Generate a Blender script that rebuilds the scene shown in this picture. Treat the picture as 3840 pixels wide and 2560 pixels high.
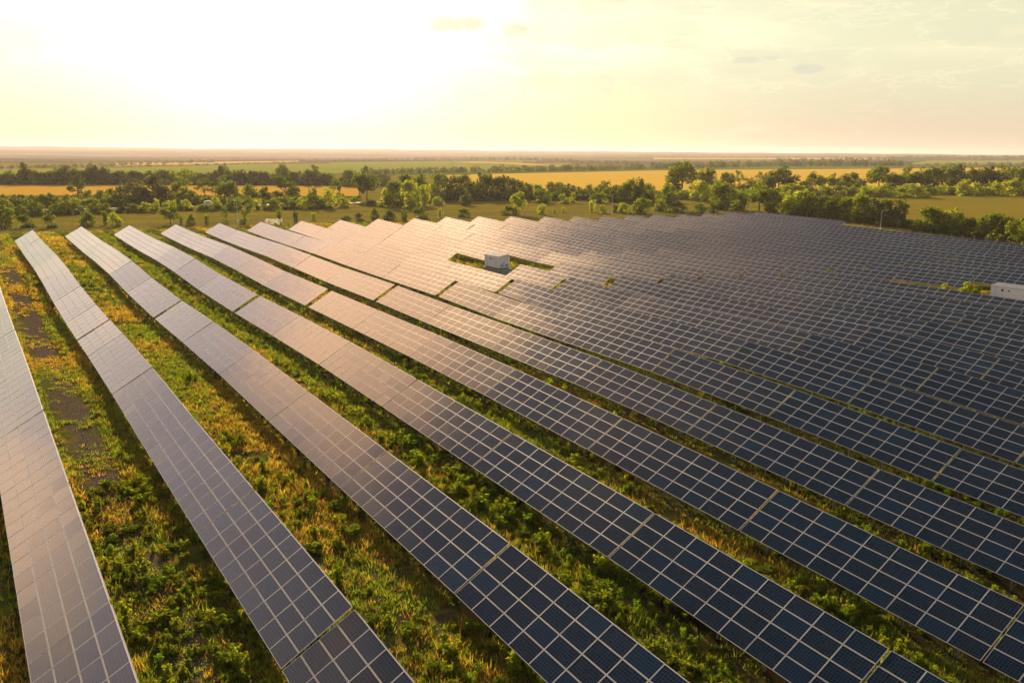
import bpy, math, random
import numpy as np
from mathutils import Vector, Matrix, Euler

sc = bpy.context.scene
for o in list(bpy.data.objects):
    bpy.data.objects.remove(o, do_unlink=True)
COL = sc.collection
random.seed(7)
RNG = np.random.default_rng(11)
rad = math.radians

# ------------------------------------------------------------------ camera, sky, sun, exposure
# World: +Y runs along the panel rows away from the viewer, +X across the rows, z up (metres).
CAM_Z = 25.0
FOC = 3183.2                     # focal length in pixels of the 3840 px wide photograph
ROT = np.array([[0.83779, -0.54598, 0.00426], [-0.11458, -0.18343, -0.97633], [0.53384, 0.81747, -0.21624]])
cam = bpy.data.cameras.new("camera")
cam.sensor_width = 36.0
cam.lens = 36.0 * FOC / 3840.0
cam.clip_start = 0.5
cam.clip_end = 40000.0
cam_ob = bpy.data.objects.new("camera", cam)
COL.objects.link(cam_ob)
r_, d_, f_ = ROT
cam_ob.matrix_world = Matrix(((r_[0], -d_[0], -f_[0], 0), (r_[1], -d_[1], -f_[1], 0), (r_[2], -d_[2], -f_[2], CAM_Z), (0, 0, 0, 1)))
sc.camera = cam_ob

SUN_EL, SUN_AZ = 18.0, 19.0      # degrees; azimuth from +Y towards +X
sun = bpy.data.lights.new("sun", 'SUN')
sun.energy = 5.0
sun.angle = rad(0.6)
sun.color = (1.0, 0.77, 0.47)
sun_ob = bpy.data.objects.new("sun", sun)
COL.objects.link(sun_ob)
sd = Vector((math.sin(rad(SUN_AZ)) * math.cos(rad(SUN_EL)), math.cos(rad(SUN_AZ)) * math.cos(rad(SUN_EL)), math.sin(rad(SUN_EL))))
sun_ob.rotation_euler = sd.to_track_quat('Z', 'Y').to_euler()

sc.view_settings.view_transform = 'Standard'
sc.view_settings.look = 'None'
sc.view_settings.exposure = 0.85
sc.view_settings.gamma = 1.0
sc.view_settings.use_curve_mapping = False
sc.cycles.use_denoising = True
sc.cycles.max_bounces = 6
sc.cycles.diffuse_bounces = 2
sc.cycles.glossy_bounces = 2
sc.cycles.transmission_bounces = 3
sc.cycles.transparent_max_bounces = 4
sc.cycles.volume_bounces = 0
sc.cycles.sample_clamp_indirect = 4.0
sc.cycles.use_fast_gi = False


class NT:
    """small helper to wire shader nodes"""
    def __init__(s, tree):
        s.t = tree
        s.n = tree.nodes
    def add(s, typ, **kw):
        nd = s.n.new(typ)
        for k, v in kw.items():
            setattr(nd, k, v)
        return nd
    def val(s, sock, v):
        if isinstance(v, bpy.types.NodeSocket):
            s.t.links.new(v, sock)
        else:
            sock.default_value = v
    def math(s, op, a, b=None, c=None, clamp=False):
        nd = s.add('ShaderNodeMath', operation=op, use_clamp=clamp)
        s.val(nd.inputs[0], a)
        if b is not None:
            s.val(nd.inputs[1], b)
        if c is not None:
            s.val(nd.inputs[2], c)
        return nd.outputs[0]
    def vmath(s, op, a, b=None):
        nd = s.add('ShaderNodeVectorMath', operation=op)
        s.val(nd.inputs[0], a)
        if b is not None:
            s.val(nd.inputs[1], b)
        return nd.outputs['Value'] if op in ('DOT_PRODUCT', 'LENGTH', 'DISTANCE') else nd.outputs[0]
    def mix(s, f, a, b, mode='MIX'):
        nd = s.add('ShaderNodeMix', data_type='RGBA', blend_type=mode)
        s.val(nd.inputs[0], f)
        s.val(nd.inputs[6], a if isinstance(a, bpy.types.NodeSocket) else (*a, 1) if len(a) == 3 else a)
        s.val(nd.inputs[7], b if isinstance(b, bpy.types.NodeSocket) else (*b, 1) if len(b) == 3 else b)
        return nd.outputs[2]
    def noise(s, vec, scale, detail=3.0, rough=0.55, lac=2.0):
        nd = s.add('ShaderNodeTexNoise')
        s.t.links.new(vec, nd.inputs['Vector'])
        nd.inputs['Scale'].default_value = scale
        nd.inputs['Detail'].default_value = detail
        nd.inputs['Roughness'].default_value = rough
        return nd.outputs['Fac']
    def ramp(s, f, lo, hi):
        nd = s.add('ShaderNodeMapRange', clamp=True, interpolation_type='SMOOTHSTEP')
        s.val(nd.inputs[0], f)
        nd.inputs[1].default_value = lo
        nd.inputs[2].default_value = hi
        return nd.outputs[0]
    def scalev(s, vec, xyz):
        nd = s.add('ShaderNodeMapping')
        s.t.links.new(vec, nd.inputs[0])
        nd.inputs['Scale'].default_value = xyz
        return nd.outputs[0]


world = bpy.data.worlds.new("World")
sc.world = world
world.use_nodes = True
w = NT(world.node_tree)
w.n.clear()
sky = w.add('ShaderNodeTexSky', sky_type='NISHITA')
sky.sun_disc = False
sky.sun_elevation = rad(SUN_EL)
sky.sun_rotation = rad(SUN_AZ)
sky.altitude = 100
sky.air_density = 0.9
sky.dust_density = 1.6
sky.ozone_density = 3.5
tc = w.add('ShaderNodeTexCoord').outputs['Generated']
sep = w.add('ShaderNodeSeparateXYZ')
w.t.links.new(tc, sep.inputs[0])
DX, DY, DZ = sep.outputs
el = w.math('MULTIPLY', w.math('ARCSINE', w.math('MAXIMUM', w.math('MINIMUM', DZ, 1.0), -1.0)), 180 / math.pi)
az = w.math('MULTIPLY', w.math('ARCTAN2', DX, DY), 180 / math.pi)
skyc = w.mix(1.0, sky.outputs[0], w.mix(w.ramp(el, 44.0, 62.0), w.mix(w.ramp(el, 12.0, 36.0), (1.34, 1.06, 0.74), (0.92, 0.78, 0.70)), (0.40, 0.70, 0.74)), 'MULTIPLY')
skyc = w.mix(w.ramp(el, 6.0, 14.0), w.mix(1.0, skyc, (0.56, 0.56, 0.52), 'MULTIPLY'), skyc)
# thick warm air low over the land
low = w.math('POWER', 2.718, w.math('MULTIPLY', w.math('MAXIMUM', el, 0.0), -0.22))
skyc = w.mix(w.math('MULTIPLY', low, 0.65), skyc, w.mix(w.ramp(az, 10.0, 62.0), (6.6, 6.3, 3.4), (5.3, 4.2, 3.0)))
# broken cloud: a thin veil and heaped patches, brightest and warmest towards the sun
inv = w.math('DIVIDE', 1.0, w.math('ADD', w.math('MAXIMUM', DZ, 0.0), 0.10))
pl = w.add('ShaderNodeCombineXYZ')
w.val(pl.inputs[0], w.math('MULTIPLY', DX, inv))
w.val(pl.inputs[1], w.math('MULTIPLY', DY, inv))
c1 = w.noise(pl.outputs[0], 1.1, 7, 0.58)
c2 = w.noise(pl.outputs[0], 3.2, 6, 0.6)
sdv = w.vmath('DOT_PRODUCT', tc, (sd.x, sd.y, sd.z))
glow = w.ramp(sdv, 0.45, 0.98)
bank = w.math('MULTIPLY', w.math('MULTIPLY', w.ramp(az, -62.0, -24.0), w.ramp(az, 32.0, 14.0)), w.math('MULTIPLY', w.ramp(el, 7.0, 13.0), w.ramp(el, 39.0, 23.0)))
skyc = w.mix(w.math('MULTIPLY', bank, w.math('MULTIPLY_ADD', c2, 0.9, 0.20)), skyc, (13.0, 10.2, 10.0))
cover = w.math('MULTIPLY', w.ramp(c1, 0.47, 0.66), w.math('MULTIPLY', w.ramp(el, 3.0, 9.0), w.ramp(el, 62.0, 34.0)))
ccol = w.mix(glow, (3.2, 2.9, 2.5), (30.0, 18.5, 10.5))
skyc = w.mix(w.math('MULTIPLY', cover, 0.85), skyc, ccol)
lit = None
for (a0, e0, wa, we, k) in ((4.0, 29.0, 15.0, 8.5, 1.0), (-20.0, 13.5, 5.0, 2.6, 0.9), (14.0, 33.0, 10.0, 5.0, 0.8)):
    qa = w.math('DIVIDE', w.math('SUBTRACT', az, a0), wa)
    qe = w.math('DIVIDE', w.math('SUBTRACT', el, e0), we)
    rr_ = w.math('ADD', w.math('MULTIPLY', qa, qa), w.math('MULTIPLY', qe, qe))
    f = w.math('MULTIPLY', w.ramp(w.math('ADD', rr_, w.math('MULTIPLY_ADD', c2, 2.4, -1.2)), 1.5, 0.2), k)
    lit = f if lit is None else w.math('MAXIMUM', lit, f)
skyc = w.mix(w.math('MULTIPLY', lit, 0.8), skyc, (36.0, 21.0, 11.5))
hazeveil = w.math('MULTIPLY', w.ramp(el, 24.0, 8.0), w.ramp(az, 18.0, 52.0))
skyc = w.mix(w.math('MULTIPLY', hazeveil, 0.92), skyc, w.mix(w.ramp(el, 0.8, 6.5), w.mix(w.ramp(az, 30.0, 58.0), (6.1, 5.9, 3.6), (5.15, 4.3, 3.05)), w.mix(w.ramp(az, 34.0, 62.0), (6.3, 6.4, 4.5), (5.7, 5.65, 3.8))))
leftveil = w.math('MULTIPLY', w.ramp(el, 20.0, 6.0), w.ramp(az, 16.0, -4.0))
skyc = w.mix(w.math('MULTIPLY', leftveil, 0.90), skyc, w.mix(w.ramp(el, 6.0, 12.0), w.mix(w.ramp(el, 0.3, 6.0), (6.5, 6.2, 3.4), (7.4, 7.4, 5.8)), (15.0, 12.2, 9.4)))
ae = w.add('ShaderNodeCombineXYZ')
w.val(ae.inputs[0], w.math('MULTIPLY', az, 0.085))
w.val(ae.inputs[1], w.math('MULTIPLY', el, 0.30))
k1 = w.noise(ae.outputs[0], 1.6, 9, 0.62)
k2 = w.noise(ae.outputs[0], 3.1, 8, 0.60)
up = w.math('MULTIPLY', w.ramp(el, 1.5, 5.0), w.ramp(az, 22.0, 36.0))
skyc = w.mix(w.math('MULTIPLY', w.math('MULTIPLY', w.ramp(k1, 0.47, 0.62), up), 0.38), skyc, (5.3, 5.15, 3.75))
skyc = w.mix(w.math('MULTIPLY', w.math('MULTIPLY', w.ramp(w.math('ABSOLUTE', w.math('SUBTRACT', k1, 0.50)), 0.022, 0.0), up), 0.22), skyc, (7.6, 7.5, 5.4))
skyc = w.mix(w.math('MULTIPLY', w.math('MULTIPLY', w.ramp(k2, 0.55, 0.70), w.ramp(az, 30.0, 50.0)), 0.30), skyc, (6.6, 6.2, 3.9))
# the small dark evening clouds hanging over the plain (azimuth, elevation, half sizes in degrees)
wob = w.math('MULTIPLY_ADD', w.noise(tc, 46.0, 7, 0.68), 3.2, -1.6)
dark = None
for (a0, e0, wa, we, k) in ((29.4, 8.0, 2.2, 0.55, 1.0), (33.2, 7.6, 0.9, 0.36, 0.8), (36.0, 4.6, 3.2, 0.50, 0.55), (38.5, 4.3, 1.5, 0.75, 0.45), (47.9, 5.7, 0.9, 0.25, 0.8), (49.3, 5.8, 0.5, 0.16, 0.7), (51.5, 5.1, 0.9, 0.28, 1.0), (37.5, 9.6, 3.8, 1.1, 0.5)):
    qa = w.math('DIVIDE', w.math('SUBTRACT', az, a0), wa)
    qe = w.math('DIVIDE', w.math('SUBTRACT', el, e0), we)
    rr_ = w.math('ADD', w.math('MULTIPLY', qa, qa), w.math('MULTIPLY', qe, qe))
    f = w.math('MULTIPLY', w.ramp(w.math('ADD', rr_, wob), 1.25, 0.35), k)
    dark = f if dark is None else w.math('MAXIMUM', dark, f)
skyc = w.mix(w.math('MULTIPLY', dark, 0.80), skyc, (4.9, 4.75, 3.85))
bg = w.add('ShaderNodeBackground')
bg.inputs[1].default_value = 0.085
w.t.links.new(skyc, bg.inputs[0])
wo = w.add('ShaderNodeOutputWorld')
w.t.links.new(bg.outputs[0], wo.inputs[0])

# ------------------------------------------------------------------ terrain
PTS = """9.9,203.1,-17.94 9.9,144.1,-18.92 9.9,114.4,-20.27 9.9,104.2,-20.62 9.9,103.6,-20.63 9.9,95.2,-20.72 9.9,79.9,-20.82 9.9,49.1,-21.79 9.9,34.0,-22.48 9.9,33.9,-22.49 19.9,210.2,-18.32 19.9,164.4,-19.01 19.9,133.5,-20.25 19.9,114.5,-20.72 19.9,113.5,-20.68 19.9,98.1,-20.70 19.9,67.3,-21.92 19.9,51.7,-22.40 19.9,35.9,-22.80 29.9,211.3,-18.44 29.9,164.9,-19.11 29.9,149.2,-19.78 29.9,133.6,-20.49 29.9,114.5,-21.00 29.9,113.3,-20.97 29.9,66.7,-21.96 29.9,35.3,-23.02 39.9,211.0,-18.49 39.9,180.4,-19.38 39.9,164.7,-19.46 39.9,132.9,-20.57 39.9,114.2,-20.97 39.9,112.9,-20.95 39.9,65.8,-22.04 39.9,50.0,-22.81 39.9,34.3,-23.60 39.9,18.6,-24.31 49.8,210.8,-18.75 49.8,195.7,-19.21 49.8,179.9,-19.50 49.8,164.1,-19.63 49.8,148.0,-20.04 49.8,113.4,-20.94 49.8,112.4,-20.98 49.8,96.7,-21.61 49.8,64.9,-22.31 49.8,49.3,-23.02 49.8,33.6,-23.92 59.8,210.7,-18.81 69.8,209.6,-18.95 79.8,208.8,-18.86 89.8,207.7,-18.95 99.7,206.4,-19.05 109.7,206.9,-19.20 119.7,206.3,-19.33 129.7,205.0,-19.52 139.7,202.3,-19.83 149.6,201.2,-20.12 159.6,200.0,-20.27 169.6,200.4,-20.30 179.6,200.0,-20.44 189.6,198.7,-20.71 199.6,197.7,-20.61 209.5,197.0,-20.67 219.5,194.2,-20.64 209.5,103.0,-22.87 209.5,152.8,-21.66 219.5,158.9,-21.37 59.8,112.8,-21.15 69.8,111.6,-21.17 59.8,48.7,-23.25 59.8,48.6,-23.20 69.8,47.4,-23.36 69.8,47.4,-23.39 79.8,45.6,-23.39 79.8,45.6,-23.40 0.5,55.1,-21.60 0.5,39.9,-22.16 79.8,146.8,-21.11 79.8,124.8,-21.08 89.8,145.7,-21.44 89.8,126.3,-21.72 99.7,108.4,-22.49 109.7,108.4,-22.54 119.7,108.3,-22.92 129.7,107.5,-23.17 129.7,73.0,-23.13 149.6,82.0,-23.24"""
PTS = np.array([[float(v) for v in p.split(',')] for p in PTS.split()])
PTS[:, 2] += CAM_Z
def _basis(x, y):
    x = x / 100.0
    y = y / 100.0
    return np.stack([1 + 0 * x, x, y, x * x, x * y, y * y, y ** 3], -1)
_C = np.linalg.lstsq(_basis(PTS[:, 0], PTS[:, 1]), PTS[:, 2], rcond=None)[0]
def _K(a, b):
    return np.exp(-(((a[:, None, 0] - b[None, :, 0]) / 40) ** 2 + ((a[:, None, 1] - b[None, :, 1]) / 22) ** 2) / 2)
_AL = np.linalg.solve(_K(PTS, PTS) + 0.02 * np.eye(len(PTS)), PTS[:, 2] - _basis(PTS[:, 0], PTS[:, 1]) @ _C)
def edge_z(x, y):
    """height of the panels' lower edge"""
    x = np.atleast_1d(np.asarray(x, float))
    y = np.atleast_1d(np.asarray(y, float))
    out = np.empty_like(x)
    for i in range(0, len(x), 20000):
        a, b = x[i:i + 20000], y[i:i + 20000]
        out[i:i + 20000] = _basis(a, b) @ _C + _K(np.stack([a, b], -1), PTS) @ _AL
    return out
def smooth(a, b, x):
    t = np.clip((x - a) / (b - a), 0, 1)
    return t * t * (3 - 2 * t)
CLEAR = 1.1
def ground_z(x, y):
    x = np.atleast_1d(np.asarray(x, float))
    y = np.atleast_1d(np.asarray(y, float))
    cx, cy = np.clip(x, -6, 226), np.clip(y, 4, 209)
    zi = edge_z(cx, cy) - CLEAR
    d = np.hypot(x - cx, y - cy)
    plane = (CAM_Z - 19.4) - 1.6 * smooth(40, 240, x)
    r = np.hypot(x, y)
    az = np.degrees(np.arctan2(x, y))
    far = CAM_Z - 20.0
    plane = plane + (far - plane) * smooth(500, 1200, r)
    amp = np.interp(az, [-60, 4, 33, 64, 90], [66, 62, 52, 23, 18]) + 2.5 * np.sin(az * 0.35) + 1.6 * np.sin(az * 1.3 + 1) + 0.7 * np.sin(az * 3.1)
    roll = 3.5 * np.sin(x / 900 + 0.6) * np.sin(y / 700) * smooth(1200, 3500, r)
    plane = plane + roll + np.maximum(amp, 12) * smooth(3800, 10000, r)
    return zi + (plane - zi) * smooth(0, 130, d)
def at(px, py):
    """ground point under pixel (px, py) of the 3840 x 2560 photograph"""
    d = np.array([(px - 1920) / FOC, (py - 1280) / FOC, 1.0]) @ ROT
    d = d / np.linalg.norm(d)
    t0, t1 = 3.0, 11000.0
    for k in range(3):
        ts = np.geomspace(t0, t1, 160)
        below = CAM_Z + d[2] * ts < ground_z(d[0] * ts, d[1] * ts)
        i = int(np.argmax(below))
        if not below[i]:
            t1 = 9000.0
            break
        t0, t1 = ts[max(0, i - 1)], ts[i]
        if i == 0:
            break
    p = d * t1
    return Vector((p[0], p[1], float(ground_z(p[0], p[1])[0])))
def to_px(p):
    q = ROT @ np.array([p[0], p[1], p[2] - CAM_Z])
    if q[2] < 0.5:
        return (-1e6, -1e6, q[2])
    return (1920 + FOC * q[0] / q[2], 1280 + FOC * q[1] / q[2], q[2])

# ------------------------------------------------------------------ object helpers
def add_mesh(name, verts, faces, mats, mi=None, smooth_=False, uvs=None, tint=None, parent=None, link=True):
    me = bpy.data.meshes.new(name)
    verts = np.asarray(verts, np.float32).reshape(-1, 3)
    if isinstance(faces, np.ndarray):
        nf, k = faces.shape
        me.vertices.add(len(verts))
        me.vertices.foreach_set('co', verts.ravel())
        me.loops.add(nf * k)
        me.loops.foreach_set('vertex_index', faces.astype(np.int32).ravel())
        me.polygons.add(nf)
        me.polygons.foreach_set('loop_start', np.arange(0, nf * k, k, dtype=np.int32))
        me.polygons.foreach_set('loop_total', np.full(nf, k, np.int32))
        me.update(calc_edges=True)
    else:
        me.from_pydata([tuple(v) for v in verts], [], faces)
    for m in (mats if isinstance(mats, (list, tuple)) else [mats]):
        me.materials.append(m)
    if mi is not None:
        me.polygons.foreach_set('material_index', np.asarray(mi, np.int32))
    if smooth_:
        me.polygons.foreach_set('use_smooth', np.ones(len(me.polygons), bool))
    if uvs is not None:
        l = me.uv_layers.new(name='uv')
        l.data.foreach_set('uv', np.asarray(uvs, np.float32).ravel())
    if tint is not None:
        a = me.color_attributes.new('tint', 'FLOAT_COLOR', 'POINT')
        t4 = np.ones((len(verts), 4), np.float32)
        t4[:, :3] = tint
        a.data.foreach_set('color', t4.ravel())
    me.update()
    if not link:
        return me
    return link_obj(name, me, parent)
def link_obj(name, data, parent=None):
    o = bpy.data.objects.new(name, data)
    COL.objects.link(o)
    if parent is not None:
        o.parent = parent
    return o
def empty(name, loc):
    o = bpy.data.objects.new(name, None)
    o.empty_display_size = 0.3
    o.location = loc
    COL.objects.link(o)
    return o
def tag(o, label=None, cat=None, group=None, kind=None):
    if label: o['label'] = label
    if cat: o['category'] = cat
    if group: o['group'] = group
    if kind: o['kind'] = kind
    return o
BOXF = [(0, 3, 2, 1), (4, 5, 6, 7), (0, 1, 5, 4), (1, 2, 6, 5), (2, 3, 7, 6), (3, 0, 4, 7)]
class MB:
    """collects simple solids and links them as one mesh object"""
    def __init__(s):
        s.v, s.f, s.m = [], [], []
    def poly(s, vs, fs, m=0):
        b = len(s.v)
        s.v += [tuple(v) for v in vs]
        s.f += [tuple(b + i for i in f) for f in fs]
        s.m += [m] * len(fs)
    def box(s, a, b, m=0):
        (x0, y0, z0), (x1, y1, z1) = a, b
        s.poly([(x0, y0, z0), (x1, y0, z0), (x1, y1, z0), (x0, y1, z0), (x0, y0, z1), (x1, y0, z1), (x1, y1, z1), (x0, y1, z1)], BOXF, m)
    def bar(s, p, q, r0, r1=None, n=6, m=0, square=False):
        p, q = Vector(p), Vector(q)
        r1 = r0 if r1 is None else r1
        d = (q - p).normalized()
        a = d.orthogonal().normalized() if abs(d.z) > 0.9 else d.cross(Vector((0, 0, 1))).normalized()
        b = d.cross(a)
        if square:
            n = 4
        vs = []
        for c, rr in ((p, r0), (q, r1)):
            for i in range(n):
                t = 2 * math.pi * (i + (0.5 if square else 0)) / n
                vs.append(c + (a * math.cos(t) + b * math.sin(t)) * rr)
        fs = [(i, (i + 1) % n, n + (i + 1) % n, n + i) for i in range(n)] + [tuple(range(n - 1, -1, -1)), tuple(range(n, 2 * n))]
        s.poly(vs, fs, m)
    def prism(s, prof, y0, y1, m=0, axis='y'):
        n = len(prof)
        vs = []
        for y in (y0, y1):
            for (a, z) in prof:
                vs.append((a, y, z) if axis == 'y' else (y, a, z))
        s.poly(vs, [(i, (i + 1) % n, n + (i + 1) % n, n + i) for i in range(n)] + [tuple(range(n - 1, -1, -1)), tuple(range(n, 2 * n))], m)
    def mesh(s, name, mats):
        me = add_mesh(name, s.v, s.f, mats, s.m, link=False)
        return me
    def build(s, name, mats, parent=None):
        return link_obj(name, s.mesh(name, mats), parent)

def material(name):
    m = bpy.data.materials.new(name)
    m.use_nodes = True
    t = NT(m.node_tree)
    t.n.clear()
    out = t.add('ShaderNodeOutputMaterial')
    return m, t, out
def principled(t, out, **kw):
    b = t.add('ShaderNodeBsdfPrincipled')
    for k, v in kw.items():
        t.val(b.inputs[k.replace('_', ' ')], v if not (isinstance(v, tuple) and len(v) == 3) else (*v, 1))
    t.t.links.new(b.outputs[0], out.inputs[0])
    return b
def simple(name, col, rough=0.6, metal=0.0, var=0.12, scale=6.0):
    m, t, out = material(name)
    oc = t.add('ShaderNodeTexCoord').outputs['Object']
    n = t.noise(oc, scale, 4)
    c = t.mix(n, tuple(v * (1 - var) for v in col), tuple(min(1, v * (1 + var)) for v in col))
    principled(t, out, Base_Color=c, Roughness=rough, Metallic=metal)
    return m

# ------------------------------------------------------------------ materials: panels
def cell_material():
    m, t, out = material('solar_glass')
    uv = t.add('ShaderNodeUVMap').outputs[0]
    oi = t.add('ShaderNodeObjectInfo').outputs['Random']
    s = t.add('ShaderNodeSeparateXYZ')
    t.t.links.new(uv, s.inputs[0])          # uv counts cells: 10 x 6 to a module
    fx = t.math('FRACT', s.outputs[0])
    fy = t.math('FRACT', s.outputs[1])
    gx = t.math('GREATER_THAN', t.math('ABSOLUTE', t.math('SUBTRACT', fx, 0.5)), 0.470)
    gy = t.math('GREATER_THAN', t.math('ABSOLUTE', t.math('SUBTRACT', fy, 0.5)), 0.470)
    gap = t.math('MAXIMUM', gx, gy)
    bus = t.math('LESS_THAN', t.math('ABSOLUTE', t.math('SUBTRACT', t.math('FRACT', t.math('MULTIPLY', fy, 3.0)), 0.5)), 0.025)
    line = t.math('MAXIMUM', gap, t.math('MULTIPLY', bus, 0.55))
    cid = t.add('ShaderNodeCombineXYZ')
    t.val(cid.inputs[0], t.math('FLOOR', s.outputs[0]))
    t.val(cid.inputs[1], t.math('FLOOR', s.outputs[1]))
    t.val(cid.inputs[2], t.math('MULTIPLY', oi, 97.0))
    wn = t.add('ShaderNodeTexWhiteNoise', noise_dimensions='3D')
    t.t.links.new(cid.outputs[0], wn.inputs['Vector'])
    mid = t.add('ShaderNodeCombineXYZ')
    t.val(mid.inputs[0], t.math('FLOOR', t.math('DIVIDE', s.outputs[0], 10.0)))
    t.val(mid.inputs[1], t.math('FLOOR', t.math('DIVIDE', s.outputs[1], 6.0)))
    t.val(mid.inputs[2], t.math('MULTIPLY', oi, 53.0))
    wm = t.add('ShaderNodeTexWhiteNoise', noise_dimensions='3D')
    t.t.links.new(mid.outputs[0], wm.inputs['Vector'])
    tone = t.mix(wm.outputs['Value'], (0.0016, 0.0110, 0.018), (0.012, 0.012, 0.017))
    c1 = t.mix(t.math('GREATER_THAN', wm.outputs['Value'], 0.80), tone, (0.004, 0.019, 0.038))
    c2 = t.mix(t.math('MULTIPLY', wn.outputs['Value'], 0.45), c1, (0.010, 0.027, 0.042))
    c3 = t.mix(line, c2, (0.085, 0.095, 0.11))
    oc = t.add('ShaderNodeTexCoord').outputs['Object']
    dust = t.noise(oc, 1.3, 4, 0.6)
    rgh = t.math('MULTIPLY_ADD', dust, 0.09, 0.075)
    b = principled(t, out, Base_Color=c3, Roughness=rgh, IOR=1.5)
    return m
M_CELL = cell_material()
M_FRAME = simple('aluminium_frame', (0.62, 0.57, 0.51), 0.5, 0.2, 0.06)
M_BACK = simple('panel_backsheet', (0.55, 0.55, 0.54), 0.6)
M_STEEL = simple('galvanised_steel', (0.40, 0.40, 0.40), 0.45, 0.6)

# ------------------------------------------------------------------ solar tables
TH = 0.526
PW, PL = 1.005, 1.735            # module pitch across / along
MWID, MLEN = 0.985, 1.715
NROW = 4
WSL = NROW * PW
X0R, DR = 29.87 - 3 * 9.9816, 9.9816
def row_x(r):
    return 0.45 if r == 0 else X0R + DR * r

def module_geo(cx, cy, ui, vi, lip=0.023, th=0.038, dz=0.0, tx=0.0, ty=0.0):
    """one framed module, returns verts, faces, material index, loop uv"""
    hx, hy = MLEN / 2, MWID / 2
    ix, iy = hx - lip, hy - lip
    V, F, M, U = [], [], [], []
    def p(x, y, z):
        V.append((cx + x, cy + y, dz + z + x * tx + y * ty))
    for (a, b) in ((hx, hy), (ix, iy)):
        for sx, sy in ((-1, -1), (1, -1), (1, 1), (-1, 1)):
            p(sx * a, sy * b, 0.0)
    for sx, sy in ((-1, -1), (1, -1), (1, 1), (-1, 1)):
        p(sx * ix, sy * iy, -0.006)
    for sx, sy in ((-1, -1), (1, -1), (1, 1), (-1, 1)):
        p(sx * hx, sy * hy, -th)
    def f(idx, mat, uv=None):
        F.append(idx)
        M.append(mat)
        U.extend(uv if uv else [(0.0, 0.0)] * 4)
    for i in range(4):
        j = (i + 1) % 4
        f((i, j, 4 + j, 4 + i), 0)
        f((4 + i, 4 + j, 8 + j, 8 + i), 0)
        f((12 + i, 12 + j, j, i), 0)
    u0, u1, v0, v1 = ui * 10, ui * 10 + 10, vi * 6, vi * 6 + 6
    f((8, 9, 10, 11), 1, [(u0, v0), (u1, v0), (u1, v1), (u0, v1)])
    f((15, 14, 13, 12), 2)
    return V, F, M, U
def modules_mesh(name, n_cols, jitter, seed):
    rg = random.Random(seed)
    V, F, M, U = [], [], [], []
    for i in range(n_cols):
        for j in range(NROW):
            cx = (i + 0.5 - n_cols / 2) * PL
            cy = (j + 0.5 - NROW / 2) * PW
            v, f, m, u = module_geo(cx, cy, i, j, dz=rg.uniform(-0.002, 0.002), tx=rg.gauss(0, jitter), ty=rg.gauss(0, jitter))
            b = len(V)
            V += v
            F += [tuple(b + k for k in q) for q in f]
            M += m
            U += u
    return add_mesh(name, V, F, [M_FRAME, M_CELL, M_BACK], M, uvs=U, link=False)
def frame_mesh(name, n_cols, posts):
    """purlins and rafters under the modules (table frame coordinates)"""
    b = MB()
    L = n_cols * PL
    for y in (-1.52, -0.5, 0.5, 1.52):
        b.box((-L / 2 + 0.05, y - 0.03, -0.12), (L / 2 - 0.05, y + 0.03, -0.042))
    b.box((-L / 2 + 0.35, WSL / 2 - 0.05, -0.10), (L / 2 - 0.35, WSL / 2 + 0.025, -0.045))
    k = max(2, round(L / 3.4))
    for i in range(k):
        x = -L / 2 + (i + 0.5) * L / k
        b.box((x - 0.035, -1.8, -0.20), (x + 0.035, 1.8, -0.122))
        if posts:
            for y in (-1.05, 1.25):
                h = CLEAR + (y + WSL / 2) * math.sin(TH) - 0.15
                dn = Vector((0, -math.sin(TH), -math.cos(TH)))
                p0 = Vector((x, y, -0.19))
                b.bar(p0, p0 + dn * (h + 0.3), 0.05, n=4, square=True)
    return b.mesh(name, [M_STEEL])
ORD = ['zeroth', 'first', 'second', 'third', 'fourth', 'fifth', 'sixth', 'seventh', 'eighth', 'ninth', 'tenth', 'eleventh', 'twelfth', 'thirteenth', 'fourteenth', 'fifteenth', 'sixteenth', 'seventeenth', 'eighteenth', 'nineteenth', 'twentieth', 'twenty-first', 'twenty-second', 'twenty-third', 'twenty-fourth', 'twenty-fifth', 'twenty-sixth', 'twenty-seventh', 'twenty-eighth', 'twenty-ninth', 'thirtieth']

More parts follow.
